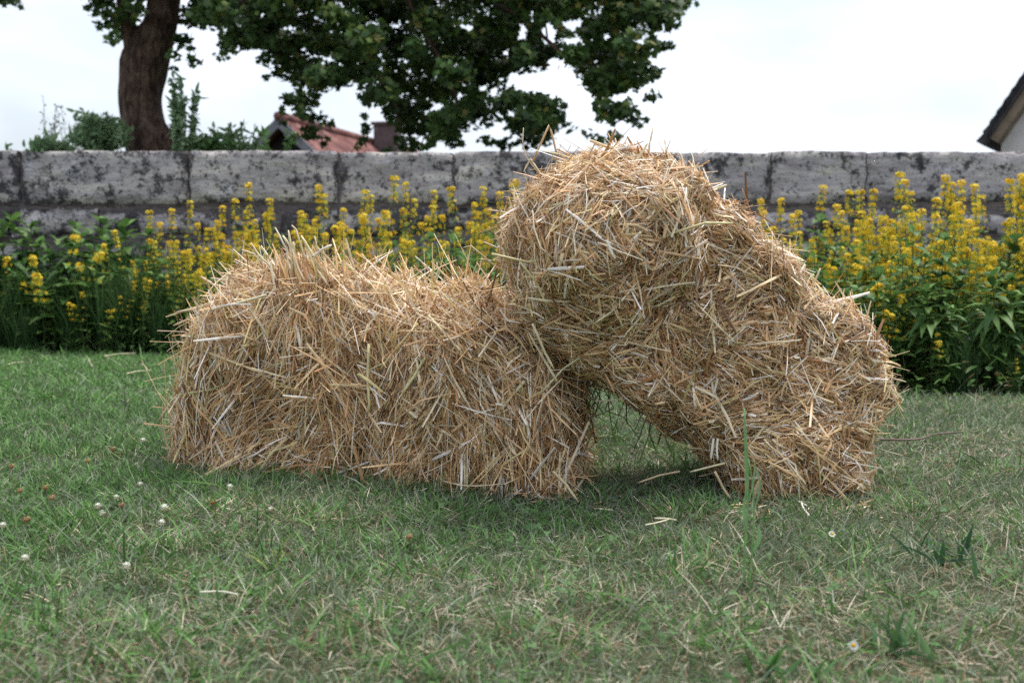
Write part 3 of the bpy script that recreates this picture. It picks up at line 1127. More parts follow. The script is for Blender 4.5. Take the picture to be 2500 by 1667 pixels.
for (a, b) in [((700, 922), (760, 908)), ((20, 906), (60, 903)), ((310, 930), (370, 925)), ((215, 893), (225, 915)), ((345, 905), (360, 922)), ((255, 885), (330, 880))]:
    ground_stick("loose_straw", "faint straw lying far back on the lawn near the left flower bed", "straw", [a, ((a[0] + b[0]) / 2, (a[1] + b[1]) / 2 - 2), b], .0026, (.70, .62, .42), .03, group="straws far back on the lawn at left")

# ---------------------------------------------------------------- chaff fallen round the straw bodies
g = Geo()
N = 220
base_ = np.concatenate([np.stack([np.linspace(A1[0], A1[0] + u1[0] * 1.0, 140), np.linspace(A1[1], A1[1] + u1[1] * 1.0, 140)], -1),
                        np.stack([np.linspace(.42, .72, 80), np.linspace(2.20, 2.25, 80)], -1)])
pp = base_ + np.stack([rng.normal(0, .06, N), -np.abs(rng.normal(0, .045, N)) - .005], -1)
P0 = np.concatenate([pp, rng.uniform(.006, .024, (N, 1))], 1)
D0 = norm(np.stack([rng.normal(size=N), rng.normal(size=N), rng.normal(0, .3, N)], -1))
add_straws(g, P0, D0, rng.lognormal(math.log(.022), .5, N), np.tile([0, 0, 1.0], (N, 1)), rng.uniform(.0006, .0018, N))
tag(g.build("straw_litter", M_STRAW), "short bits of straw dropped in the grass along the foot of the straw bodies", "straw litter", kind="stuff")

# ---------------------------------------------------------------- clover blossoms, daisies, weeds
def head_template(faded=False):
    """a globe of small florets"""
    V, F = [], []
    n = 46
    for k in range(n):
        ph = math.acos(1 - 2 * (k + .5) / n * .82)
        th = k * 2.399963
        if faded:
            ph = math.pi - ph * .9
        d = np.array([math.sin(ph) * math.cos(th), math.sin(ph) * math.sin(th), math.cos(ph) * .85])
        s = norm(np.cross(d, [0.1, .2, 1.0]))
        q = norm(np.cross(d, s))
        r0, r1 = .35, 1.0
        w = .13
        b = len(V)
        V += [d * r0 - s * w * .5, d * r0 + s * w * .5, d * r1 + s * w + q * .03, d * (r1 + .12), d * r1 - s * w + q * .03]
        F += [[b, b + 1, b + 2, b + 4]]
        F += [[b + 4, b + 2, b + 3, b + 3]]
    F4 = np.array([f for f in F if f[2] != f[3]])
    F3 = np.array([f[:3] for f in F if f[2] == f[3]])
    return np.array(V), F4, F3


def clover_blossom(px, py, size, faded, label, group=None):
    base = onground(px, py + 22)
    H = size * 1.2 + .022
    root = empty("clover_blossom", base)
    tag(root, label, "flower", group)
    V, F4, F3 = head_template(faded)
    col = (.42, .24, .14) if faded else (.80, .80, .72)
    g = Geo()
    size = size * .85
    V = V * size
    V[:, 2] += H
    z = (V[:, 2] - H) / size
    C = np.where(z[:, None] > -.1, np.array(col), np.array(col) * [.8, .62, .5])
    g.add(V, F4, C)
    g.F.setdefault(3, []).append(F3)
    g.build("flower_head", M_PETAL, root)
    s = Geo()
    tube(s, [(0.004, 0, 0), (.001, 0, H * .5), (0, 0, H)], [.0008] * 3, seg=5, col=(.10, .17, .06))
    s.build("stem", M_LEAF, root)
    return root


clover_blossom(402, 1262, .0105, False, "largest white clover blossom in the grass left of the low block")
clover_blossom(395, 1298, .0088, False, "white clover blossom directly below the largest one")
W_ = "small white clover blossom scattered on the lawn at left"
for px, py, s in [(240, 1255, .009), (250, 1272, .008), (62, 1388, .008), (310, 1408, .008), (350, 1085, .010), (8, 1303, .008), (285, 1228, .007),
                  (343, 1195, .007), (562, 1205, .009), (660, 1258, .006)]:
    clover_blossom(px, py, s, False, W_, "small white clover blossoms at left")
for px, py, s in [(520, 1243, .010), (112, 1205, .010), (128, 1232, .010), (66, 1287, .009), (214, 1136, .010), (50, 1212, .009), (298, 1248, .008), (30, 1150, .010), (276, 1105, .010), (1000, 1330, .008)]:
    clover_blossom(px, py, s, True, "withered brown clover blossom drooping in the lawn grass", "withered clover blossoms")


def daisy(px, py, label, tilt):
    base = onground(px, py + 18)
    root = empty("daisy", base)
    tag(root, label, "flower")
    g = Geo()
    n = 14
    for k in range(n):
        a = k * 2 * math.pi / n
        d = np.array([math.cos(a), math.sin(a), .25])
        s = np.array([-math.sin(a), math.cos(a), 0])
        g.add(np.array([d * .0015, d * .005 + s * .001, d * .0065, d * .005 - s * .001]), [[0, 1, 2, 3]], (.82, .82, .82))
    h = g.build("petals", M_PETAL, root)
    h.location = (0, 0, .03)
    h.rotation_euler = (tilt, 0, 0)
    d = Geo()
    tube(d, [(0, 0, 0), (0, 0, .0015), (0, 0, .0025)], [.0028, .0026, .001], seg=8, col=(.75, .48, .03))
    e = d.build("disc", M_PETAL, root)
    e.location = (0, 0, .03)
    e.rotation_euler = (tilt, 0, 0)
    s = Geo()
    tube(s, [(0, 0, 0), (0, 0, .03)], [.0007, .0007], seg=5, col=(.10, .17, .06))
    s.build("stem", M_LEAF, root)


daisy(2030, 1328, "small daisy in the grass below the humped figure", 0.7)
daisy(2082, 1615, "small daisy in the blurred grass nearest the viewer", 1.25)


def blade_cluster(geo, N, L, w, spread, col, K=6, tilt=(.15, .9), droop=.5, base=(0, 0, 0), seg_prof=None):
    th = rng.uniform(0, 2 * math.pi, N)
    tl = rng.uniform(*tilt, N)
    h = np.stack([np.cos(th), np.sin(th), np.zeros(N)], -1)
    d = h * np.sin(tl)[:, None] + np.array([0, 0, 1.0]) * np.cos(tl)[:, None]
    root = np.array(base) + np.stack([rng.normal(0, spread, N), rng.normal(0, spread, N), np.zeros(N)], -1)
    LL = rng.uniform(.6, 1.1, N) * L
    bend = h * rng.uniform(.05, .5, N)[:, None] * droop * 1.2 - np.array([0, 0, 1.0]) * rng.uniform(.05, .6, N)[:, None] * droop
    P = paths(root, d, LL, bend, K)
    P[:, :, 2] = np.maximum(P[:, :, 2], .002)
    S, U = sides(P, norm(h + rng.normal(0, .25, h.shape)))
    t = np.linspace(0, 1, K)
    prof = seg_prof if seg_prof is not None else np.clip(1.1 - t ** 2 * 1.05, .04, 1) * np.clip(.5 + t * 2, 0, 1)
    C = np.array(col)[rng.integers(0, len(col), N)] * rng.uniform(.8, 1.2, (N, 1))
    V, F, C = ribbons(P, S, w * rng.uniform(.7, 1.2, (N, 1)) * prof[None], U=U, h=-.35, col=C)
    geo.add(V, F, C)


def weed(px, py, label, N, L, w, col, tilt=(.2, 1.0), spread=.01, name="weed_tuft", droop=.5):
    b = onground(px, py)
    g = Geo()
    blade_cluster(g, N, L, w, spread, col, tilt=tilt, droop=droop)
    o = g.build(name, M_LEAF)
    o.location = b
    tag(o, label, "weed")
    return o


GR = [(.05, .12, .04), (.08, .16, .05), (.06, .13, .06)]
weed(2330, 1375, "broad-leaved weed tuft in the lawn with one tall upright leaf", 16, .075, .0045, [(.035, .09, .045), (.06, .13, .06)], (.1, 1.2), .03)
weed(1870, 1665, "bright green weed clump at the bottom of the view", 16, .06, .0045, [(.06, .16, .04), (.09, .20, .06)], (.2, 1.1), .05)
weed(2210, 1600, "dark green weed tuft near the lower right corner", 12, .07, .005, GR, (.2, 1.0), .02)
weed(400, 1100, "dark lush grass tuft against the left end of the low block", 60, .07, .0018, GR, (.1, .9), .05)
weed(2010, 1212, "green tuft at the foot of the humped figure", 30, .06, .0022, GR, (.1, 1.0), .03)
weed(640, 1385, "small yellowish weed between the blossoms and the low block", 12, .05, .004, [(.22, .26, .05), (.12, .18, .05)], (.2, 1.1), .015)

# tall flowering grass stalk in front of the figure
b = onground(1818, 1440)
root = empty("tall_grass_stalk", b)
tag(root, "tall fresh green grass stalk standing in front of the humped figure", "grass stalk")
sc_ = float(b[1]) / FPX


def loc(px, py, dy=0.0):
    return ((px - 1818) * sc_, dy, (1440 - py) * sc_)


for pl, r0 in [([(1816, 1440), (1817, 1330), (1822, 1230), (1822, 1150), (1810, 985)], .0022),
               ([(1828, 1440), (1836, 1330), (1838, 1250), (1833, 1170), (1822, 1110)], .0019)]:
    g = Geo()
    P, rd = resample([loc(*p) for p in pl], np.linspace(r0, r0 * .5, len(pl)), 14)
    tube(g, P, rd, seg=7, col=(.27, .44, .17))
    g.build("stem", M_LEAF, root)
for pl, w in [([(1822, 1230), (1816, 1150), (1812, 1060), (1808, 980)], .0022),
              ([(1824, 1215), (1834, 1170), (1838, 1100)], .0018),
              ([(1838, 1340), (1850, 1310), (1848, 1270)], .0045),
              ([(1840, 1230), (1850, 1190), (1848, 1150), (1836, 1120)], .0020),
              ([(1822, 1290), (1812, 1235), (1818, 1180)], .0030)]:
    g = Geo()
    P, _ = resample([loc(*p, dy=-.003) for p in pl], np.ones(len(pl)), 8)
    P = P[None]
    S = np.tile(norm(np.array([.9, .4, 0.0])), (1, 8, 1))
    U = np.tile(np.array([0, -1.0, 0]), (1, 8, 1))
    pr = np.array([.5, .9, 1, 1, .9, .7, .45, .05]) * w
    V, F, C = ribbons(P, S, pr[None], U=U, h=.4, col=np.array([[.20, .36, .15]]))
    g.add(V, F, C)
    g.build("leaf", M_LEAF, root)

# ---------------------------------------------------------------- flower bed plants
def leaf_ring(geo, zc, axis_xy, N, L, w, droop, col, th0, tilt=1.1):
    th = th0 + np.arange(N) * 2 * math.pi / N + rng.normal(0, .2, N)
    h = np.stack([np.cos(th), np.sin(th), np.zeros(N)], -1)
    tl = np.clip(rng.normal(tilt, .2, N), .3, 1.9)
    d = h * np.sin(tl)[:, None] + np.array([0, 0, 1.0]) * np.cos(tl)[:, None]
    root = np.tile(np.array([axis_xy[0], axis_xy[1], zc]), (N, 1))
    LL = L * rng.uniform(.8, 1.2, N)
    bend = -np.array([0, 0, 1.0]) * (droop * rng.uniform(.5, 1.4, N))[:, None]
    P = paths(root, d, LL, bend, 5)
    S, U = sides(P, np.tile([0, 0, 1.0], (N, 1)) + h * .01)
    prof = np.array([.12, .85, 1, .62, .04])
    C = np.array(col)[rng.integers(0, len(col), N)] * rng.uniform(.8, 1.25, (N, 1))
    V, F, C = ribbons(P, S, w * prof[None] * np.ones((N, 1)), U=U, h=-.3, col=C)
    geo.add(V, F, C)


def flower_tpl():
    V, F = [[0, 0, 0]], []
    for k in range(5):
        a = k * 2 * math.pi / 5
        for da, r, z in ((-.42, .62, .18), (0, 1.0, .32), (.42, .62, .18)):
            V.append([r * math.cos(a + da), r * math.sin(a + da), z])
        b = 1 + k * 3
        F.append([0, b, b + 1, b + 2])
    return np.array(V), np.array(F)


FTV, FTF = flower_tpl()
YEL = np.array([[.84, .60, .03], [.88, .70, .06], [.76, .46, .02], [.56, .52, .06]])
LG = [(.08, .165, .04), (.11, .205, .05), (.06, .13, .038), (.14, .25, .065)]
LY = [(.16, .29, .07), (.22, .34, .10), (.12, .23, .055)]


def yellow_plant(H, flow_from, branches, seedless=None, leafL=.075, nleaf=3):
    """one plant: stem(s), foliage, blossoms"""
    root = empty("yellow_loosestrife")
    gs, gl, gf = Geo(), Geo(), Geo()
    stems = [(0, 0, H, 0, 0)]
    for q in range(branches):
        a = rng.uniform(0, 2 * math.pi)
        stems.append((.02 * math.cos(a), .02 * math.sin(a), H * rng.uniform(.6, .9), rng.uniform(.06, .14) * math.cos(a), rng.uniform(.06, .14) * math.sin(a)))
    fpos, fz, fs = [], [], []
    for (x0, y0, h, lx, ly) in stems:
        wob = rng.normal(0, .022, 2)
        def ax(z):
            t = z / h
            return np.array([x0 + lx * t ** .8 + wob[0] * math.sin(t * 5), y0 + ly * t ** .8 + wob[1] * math.sin(t * 4)])
        zs = np.linspace(0, h, 9)
        tube(gs, [(*ax(z), z) for z in zs], np.linspace(.0035, .0012, 9), seg=5, col=(.09, .13, .045), cap=False)
        z = .06
        ph = rng.uniform(0, 6)
        ff = h * (flow_from + rng.uniform(-.06, .06))
        while z < h:
            t = z / h
            L = leafL * (1.0 if z < ff else max(.4, 1.0 - (z - ff) / (h - ff) * .65)) * min(1, .6 + z * 3)
            leaf_ring(gl, z, ax(z), nleaf, L, L * (.24 if z < ff else .17), .5 if z < ff else .25, LG if z < ff * .75 else LY, ph, tilt=1.15)
            ph += 1.05
            if z >= ff:
                u = (z - ff) / max(h - ff, .01)
                n = int(rng.integers(6, 11)) if u > .72 else int(rng.integers(1, 7))
                rr_ = .024 * (1 - .45 * u)
                th = rng.uniform(0, 2 * math.pi, n)
                hh = np.stack([np.cos(th), np.sin(th), rng.uniform(.1, .9, n)], -1)
                c = np.array([*ax(z), z + .008])
                fpos.append(c + hh * np.array([rr_, rr_, .020]))
                fz.append(norm(hh + rng.normal(0, .3, hh.shape)))
                fs.append(rng.uniform(.009, .0135, n))
                z += rng.uniform(.026, .034) if u > .7 else rng.uniform(.035, .055)
            else:
                z += rng.uniform(.05, .07)
        # bud tip
        n = 18
        th = rng.uniform(0, 2 * math.pi, n)
        hh = np.stack([np.cos(th) * .8, np.sin(th) * .8, rng.uniform(.3, 1.2, n)], -1)
        fpos.append(np.array([*ax(h), h + .002]) + hh * .017)
        fz.append(norm(hh))
        fs.append(rng.uniform(.008, .013, n))
    fpos, fz, fs = np.concatenate(fpos), np.concatenate(fz), np.concatenate(fs)
    V, F = instances(FTV, FTF, fpos, basis(fz), fs)
    col = YEL[rng.integers(0, 4, len(fpos))] * rng.uniform(.85, 1.1, (len(fpos), 1))
    gf.add(V, F, np.repeat(col, len(FTV), 0))
    gs.build("stems", M_LEAF, root)
    gl.build("foliage", M_LEAF, root)
    gf.build("blossoms", M_PETAL, root)
    return root


def leafy_plant(H, L=.11, w=.2, n=4, stems=3, name="leafy_plant", col=LG):
    root = empty(name)
    gs, gl = Geo(), Geo()
    for q in range(stems):
        a = rng.uniform(0, 6.28)
        lx, ly = .10 * math.cos(a) * rng.uniform(.2, 1), .10 * math.sin(a) * rng.uniform(.2, 1)
        h = H * rng.uniform(.8, 1.02)
        zs = np.linspace(0, h, 6)
        tube(gs, [(lx * z / h, ly * z / h, z) for z in zs], np.linspace(.004, .0015, 6), seg=5, col=(.07, .11, .04), cap=False)
        z, ph = .04, 0
        while z < h + .01:
            leaf_ring(gl, z, (lx * z / h, ly * z / h), n, L * min(1, .6 + z * 2) * (1 if z < h * .85 else .7), L * w, .62, col, ph, tilt=1.1 if z < h * .9 else .6)
            ph += .8
            z += rng.uniform(.035, .055)
    gs.build("stems", M_LEAF, root)
    gl.build("foliage", M_LEAF, root)
    return root


variants = [yellow_plant(.86, .52, 3), yellow_plant(.80, .46, 3), yellow_plant(.74, .50, 4), yellow_plant(.90, .58, 2), yellow_plant(.82, .45, 4), yellow_plant(.46, .62, 3, leafL=.085), yellow_plant(.46, .66, 2, leafL=.085), yellow_plant(.46, .70, 4, leafL=.09)]
used = [False] * len(variants)


def put_yellow(v, x, y, s, label, group=None, lean=0.0):
    if not used[v]:
        o = variants[v]
        used[v] = True
    else:
        o = copy_tree(variants[v])
    o.location = (x, y, 0)
    o.rotation_euler = (lean * rng.normal(), lean * rng.normal(), rng.uniform(0, 6.28))
    o.scale = (s, s, s)
    for k in ("label", "category", "group"):
        if k in o:
            del o[k]
    tag(o, label, "flowering plant", group)
    return o


def vheight(v):
    return [.86, .80, .74, .90, .82, .46, .46, .46][v]


# tall spikes where the photo shows their tips: (px, py, distance)
tips_mid = [(330, 640, 5.75), (450, 620, 5.75), (520, 610, 5.7), (610, 600, 5.7), (665, 575, 5.75), (800, 590, 5.5), (900, 600, 5.4), (1010, 610, 5.2), (1080, 600, 5.2), (1160, 590, 5.2), (1240, 580, 5.2), (740, 610, 5.5),
            (308, 565, 5.9), (356, 590, 5.9), (408, 515, 6.2), (452, 495, 6.2), (520, 507, 6.2), (575, 492, 6.2), (622, 452, 6.1), (595, 520, 6.0), (680, 490, 6.1),
            (770, 457, 6.0), (805, 480, 6.0), (720, 520, 6.1), (875, 470, 6.0), (893, 480, 6.1), (947, 436, 5.9), (1004, 448, 5.9), (985, 490, 5.8), (1055, 470, 5.8), (845, 515, 6.2),
            (1090, 505, 5.7), (1125, 463, 5.8), (1180, 462, 5.7), (1225, 475, 5.8), (1268, 445, 5.6), (1245, 455, 5.7), (1290, 470, 5.6), (1155, 500, 5.6), (930, 520, 5.6), (1030, 530, 5.5),
            (760, 540, 5.8), (640, 540, 5.9), (545, 560, 6.0), (480, 560, 6.0), (1200, 530, 5.4), (1100, 560, 5.3), (860, 560, 5.5), (430, 590, 5.9), (700, 590, 5.7), (980, 590, 5.3),
            (370, 520, 6.3), (1340, 440, 5.6), (1320, 480, 5.6)]
ORD = ("first second third fourth fifth sixth seventh eighth ninth tenth eleventh twelfth thirteenth fourteenth fifteenth sixteenth seventeenth eighteenth "
       "nineteenth twentieth twenty-first twenty-second twenty-third twenty-fourth twenty-fifth twenty-sixth twenty-seventh twenty-eighth twenty-ninth thirtieth").split()


def ordinal(tips, tip, limit):
    tall = sorted(q[0] for q in tips if q[1] <= limit and q[0] < 2500)
    return ORD[tall.index(tip[0])] if tip[0] in tall and tip[1] <= limit else None


for px, py, yy in tips_mid:
    v = int(rng.integers(0, 5))
    P = at(px, py, yy)
    put_yellow(v, P[0], yy, P[2] / vheight(v) * .985, f"{o_} from the left of the tall yellow spires behind the low block" if (o_ := ordinal(tips_mid, (px, py), 505)) else "shorter yellow-flowered plant in the row behind the low block", "yellow plants behind the low block", .035)
tips_right = [(1880, 490, 5.6), (1920, 490, 5.5), (1985, 458, 5.5), (2075, 470, 5.6), (2110, 470, 5.3), (2145, 468, 5.4), (2175, 430, 5.2), (2190, 445, 5.1), (2240, 470, 5.2),
              (2275, 435, 5.1), (2295, 450, 5.1), (2320, 450, 5.0), (2355, 447, 5.0), (2395, 455, 5.0), (2465, 432, 4.9), (2480, 445, 4.8), (2440, 480, 4.8), (2500, 440, 4.9), (2530, 450, 4.8),
              (1850, 520, 5.4), (1950, 520, 5.2), (2010, 545, 5.0), (2050, 520, 5.2), (2090, 540, 4.9), (2130, 520, 5.0), (2215, 510, 4.8), (2260, 530, 4.7), (2330, 500, 4.7), (2370, 520, 4.6),
              (2410, 500, 4.7), (2450, 540, 4.5), (2495, 510, 4.5), (1995, 590, 4.8), (2170, 580, 4.6), (2310, 580, 4.45), (1900, 560, 5.2), (2070, 590, 4.7), (2400, 590, 4.4), (2240, 600, 4.5), (2490, 590, 4.3),
              (1830, 560, 5.3), (2355, 560, 4.5), (2140, 560, 4.8), (2280, 490, 4.9), (2200, 540, 4.8), (1960, 570, 5.0), (2560, 500, 4.5), (2600, 460, 4.7)]
for px, py, yy in tips_right:
    v = int(rng.integers(0, 5))
    P = at(px, py, yy)
    put_yellow(v, P[0], yy, P[2] / vheight(v) * .985, f"{o_} from the left of the tall yellow spires right of the humped figure" if (o_ := ordinal(tips_right, (px, py), 485)) else "shorter yellow-flowered plant massed in the bed right of the humped figure", "yellow plants in the right bed", .035)
# low ones that stand apart
for v, px, py, yy, lb in [
        (5, 95, 635, 5.78, "yellow plant low in the weeds near the left edge, two-stepped spike"),
        (6, 163, 585, 5.80, "yellow plant with the tallest spike among the weeds at left"),
        (5, 208, 720, 5.72, "short yellow plant at the front of the left bed, leaning over"),
        (7, 278, 730, 5.70, "short yellow plant at the bed front just left of the low block"),
        (5, 10, 640, 5.85, "yellow plant cut by the left edge of the view"),
        (6, 2280, 820, 4.08, "short yellow plant at the front edge of the right bed"),
        (5, 2200, 730, 4.22, "half-height yellow plant in the front of the right bed"),
        (7, 2485, 880, 4.02, "lowest yellow plant at the front corner of the right bed"),
        (5, 2100, 660, 4.4, "half-height yellow plant beside the back of the humped figure")]:
    P = at(px, py, yy)
    put_yellow(v, P[0], yy, P[2] / vheight(v), lb, None, .06)

# leafy plants filling the bed
leafy = [leafy_plant(.62, .11, .19, 3, 3), leafy_plant(.55, .09, .25, 3, 3), leafy_plant(.50, .14, .13, 4, 4)]
lused = [False] * 3


def put_leafy(v, x, y, s, label, group):
    if lused[v]:
        o = copy_tree(leafy[v])
    else:
        o = leafy[v]
        lused[v] = True
    o.location = (x, y, 0)
    o.rotation_euler = (rng.normal() * .06, rng.normal() * .06, rng.uniform(0, 6.28))
    o.scale = (s, s, s)
    for k in ("label", "category", "group"):
        if k in o:
            del o[k]
    tag(o, label, "leafy plant", group)


for k in range(62):
    x = rng.uniform(.75, 3.0)
    y = bed_y(x) + .12 + rng.random() ** 1.5 * 1.7
    if abs(x) > y * .5 + .2 or y > WALL_Y - .2:
        continue
    s = rng.uniform(.8, 1.12) * (1 if y - bed_y(x) > .35 else .82)
    put_leafy(int(rng.integers(0, 3)), x, y, s,
              "dark leafy plant without flowers along the front edge of the right bed" if y - bed_y(x) < .45 else "leafy plant without flowers deep among the yellow ones in the right bed",
              "leafy plants along the front of the right bed" if y - bed_y(x) < .45 else "leafy plants deep in the right bed")
for k in range(50):
    x = rng.uniform(-1.9, .75)
    y = bed_y(x) + .1 + rng.random() * .8
    if y > WALL_Y - .15:
        y = WALL_Y - .2
    put_leafy(int(rng.integers(0, 3)), x, y, rng.uniform(.74, 1.0), "low green leafy plant under the yellow spires behind the low block", "leafy plants behind the low block")
for px, py, yy, s in [(75, 545, 6.1, 1), (195, 545, 6.1, 1), (320, 560, 6.2, 1), (20, 560, 6.0, 1), (130, 580, 6.0, 1), (255, 600, 6.0, 1), (395, 640, 5.9, 1),
                      (60, 680, 5.85, 1), (150, 700, 5.85, 1), (240, 690, 5.85, 1), (330, 720, 5.8, 1), (400, 730, 5.8, 1), (-40, 600, 6.0, 1)]:
    P = at(px, py, yy)
    put_leafy(int(rng.integers(0, 2)) if py > 600 else 2, P[0], yy, P[2] / .50, "tall leafy weed growing in the bed at left", "leafy weeds in the left bed")

# tall grass clumps, left bed
clump = None
for k, (px, yy, h) in enumerate([(20, 5.85, .62), (80, 5.95, .6), (135, 6.0, .58), (210, 5.95, .6), (260, 5.85, .66), (300, 5.8, .66), (345, 5.9, .62), (-30, 5.8, .6), (180, 5.78, .42), (390, 5.8, .5), (60, 5.75, .4),
                                 (2180, 4.25, .30), (2350, 4.1, .34), (2460, 4.1, .30)]):
    if clump is None:
        g = Geo()
        blade_cluster(g, 170, .95, .0042, .06, [(.035, .085, .025), (.05, .11, .035), (.07, .13, .05)], K=7, tilt=(.02, .45), droop=.55)
        clump = g.build("grass_clump", M_LEAF)
        o = clump
    else:
        o = clump.copy()
        SC.collection.objects.link(o)
    o.location = (at(px, 800, yy)[0], yy, 0)
    o.scale = (h, h, h)
    o.rotation_euler = (0, 0, rng.uniform(0, 6.28))
    left = px < 1000
    tag(o, "clump of tall dark grass in the bed at left before the wall" if left else "clump of long grass at the front of the right bed", "grass clump",
        "tall grass clumps in the left bed" if left else "grass clumps at the right bed")

# undergrowth: leaf mass low in the bed
g = Geo()
N = 9000
x = rng.uniform(-3.6, 3.4, N)
y = bed_y(x) + rng.uniform(-.02, 1.3, N) ** 1.0
keep = y < WALL_Y - .1
x, y = x[keep], y[keep]
N = len(x)
hmax = np.clip(.08 + (y - bed_y(x)) * .7, .05, .38)
z = rng.random(N) * hmax
th = rng.uniform(0, 6.28, N)
tl = rng.uniform(.5, 1.7, N)
h = np.stack([np.cos(th), np.sin(th), np.zeros(N)], -1)
d = h * np.sin(tl)[:, None] + np.array([0, 0, 1.0]) * np.cos(tl)[:, None]
P = paths(np.stack([x, y, z], -1), d, rng.uniform(.03, .09, N), -np.array([[0, 0, 1.0]]) * rng.uniform(.1, .5, N)[:, None], 4)
P[:, :, 2] = np.maximum(P[:, :, 2], .004)
S, U = sides(P, np.tile([.02, .01, 1.0], (N, 1)))
col = np.array(LG + [(.12, .10, .05), (.05, .09, .03)])[rng.integers(0, 6, N)]
V, F, C = ribbons(P, S, rng.uniform(.005, .014, (N, 1)) * np.array([[.2, 1, .8, .05]]), U=U, h=-.3, col=col)
g.add(V, F, C)
tag(g.build("undergrowth", M_LEAF), "low tangle of dark leaves and grass under the flowers along the wall", "undergrowth", kind="stuff")

# dry straw-coloured stems arching at the bed front, left
for pl in [[(130, 1010 - 0), (130, 900), (128, 830)]]:
    pass

# ---------------------------------------------------------------- maple tree behind the wall
TY = 9.0
tree = empty("maple_tree", (at(368, 372, TY)[0], TY, 0))
tag(tree, "large dark-leaved maple behind the wall, its crown hanging over the view", "tree")
tloc = np.array(tree.location)
wb = Waves(.5, seed=70)
wb2 = Waves(.16, seed=71)
bw = lambda P: wb(P * [1, 1, .35]) * .6 + wb2(P * [1, 1, .3]) * .5


def tp(px, py, y=TY):
    return at(px, py, y) - tloc


g = Geo()
nodes = [(380, 800, 78), (375, 600, 70), (374, 450, 64), (370, 385, 60), (352, 310, 50), (343, 240, 49), (350, 185, 52), (366, 125, 51), (389, 70, 42), (400, 0, 38), (402, -90, 36), (415, -200, 30), (420, -330, 24), (430, -460, 16)]
P, rd = resample([tp(a, b) for a, b, _ in nodes], [r / FPX * TY for _, _, r in nodes], 60)
tube(g, P, rd, seg=40, col=(.1, .07, .05), noise=bw, amp=.020)
# burl at the lower right of the trunk
P, rd = resample([tp(396, 700, TY - .05), tp(398, 420, TY - .05), tp(399, 370, TY - .05), tp(396, 335, TY - .03), tp(380, 298, TY), tp(368, 260, TY)], [.12, .11, .095, .09, .06, .02], 16)
tube(g, P, rd, seg=16, noise=bw, amp=.02)
g.build("trunk", M_BARK, tree)


def limb(pl, name="branch"):
    g = Geo()
    P, rd = resample([tp(a, b, y) for a, b, y, _ in pl], [r / FPX * TY for *_, r in pl], 30)
    tube(g, P, rd, seg=10, noise=bw, amp=.006)
    g.build(name, M_BARK, tree)


limb([(335, 150, TY, 26), (322, 95, TY - .05, 20), (308, 40, TY - .1, 17), (296, -30, TY - .15, 15), (270, -160, TY - .2, 10)])
limb([(400, -60, TY, 22), (500, -130, TY - .2, 18), (700, -150, TY - .5, 15), (950, -90, TY - .7, 12), (1150, -20, TY - .8, 9), (1290, 60, TY - .9, 6), (1400, 160, TY - .9, 3)])
limb([(402, -120, TY, 20), (560, -240, TY + .3, 16), (800, -260, TY + .7, 14), (1100, -240, TY + .9, 11), (1400, -160, TY + 1, 7), (1580, -80, TY + 1, 4)])
limb([(700, -150, TY - .5, 9), (800, -60, TY - .6, 7), (880, 80, TY - .6, 5), (930, 200, TY - .6, 4), (962, 250, TY - .6, 3), (976, 300, TY - .6, 2)])
limb([(950, -90, TY - .7, 8), (1010, 30, TY - .8, 6), (1080, 160, TY - .8, 4), (1130, 280, TY - .8, 2)])
limb([(1300, -180, TY + .9, 6), (1325, -60, TY + .5, 4), (1330, 40, TY + .2, 3), (1340, 120, TY, 2)])
limb([(405, -150, TY, 18), (300, -250, TY + .3, 13), (120, -260, TY + .4, 9), (-50, -180, TY + .4, 5)])
limb([(500, -130, TY - .2, 9), (560, -30, TY - .4, 6), (640, 60, TY - .5, 4), (700, 150, TY - .5, 2)])

# maple leaf
ang = np.radians([-90, -62, -22, -8, 18, 34, 58, 74, 90, 106, 122, 146, 162, 188, 202, 242])
rad_ = np.array([.25, .62, .62, .46, .95, .62, .72, .62, 1.05, .62, .72, .62, .95, .46, .62, .62])
MV = np.concatenate([[[0, 0, 0]], np.stack([rad_ * np.cos(ang), rad_ * np.sin(ang), -.12 * rad_ ** 2], -1)])
MF = np.array([[0, k + 1, (k + 1) % 16 + 1] for k in range(16)])
# crown described as clumps: (px, py, radius px, amount)
CL = []


def clumps(poly, step, r, amt, jit=.5):
    poly = np.array(poly, float)
    x0, y0 = poly.min(0)
    x1, y1 = poly.max(0)
    for X in np.arange(x0, x1, step):
        for Y in np.arange(y0, y1, step):
            p = np.array([X + rng.uniform(-jit, jit) * step, Y + rng.uniform(-jit, jit) * step])
            q = np.roll(poly, -1, 0)
            c = ((poly[:, 1] > p[1]) != (q[:, 1] > p[1])) & (p[0] < (q[:, 0] - poly[:, 0]) * (p[1] - poly[:, 1]) / (q[:, 1] - poly[:, 1] + 1e-9) + poly[:, 0])
            if c.sum() % 2 == 1:
                CL.append((p[0], p[1], r * rng.uniform(.75, 1.25), amt))


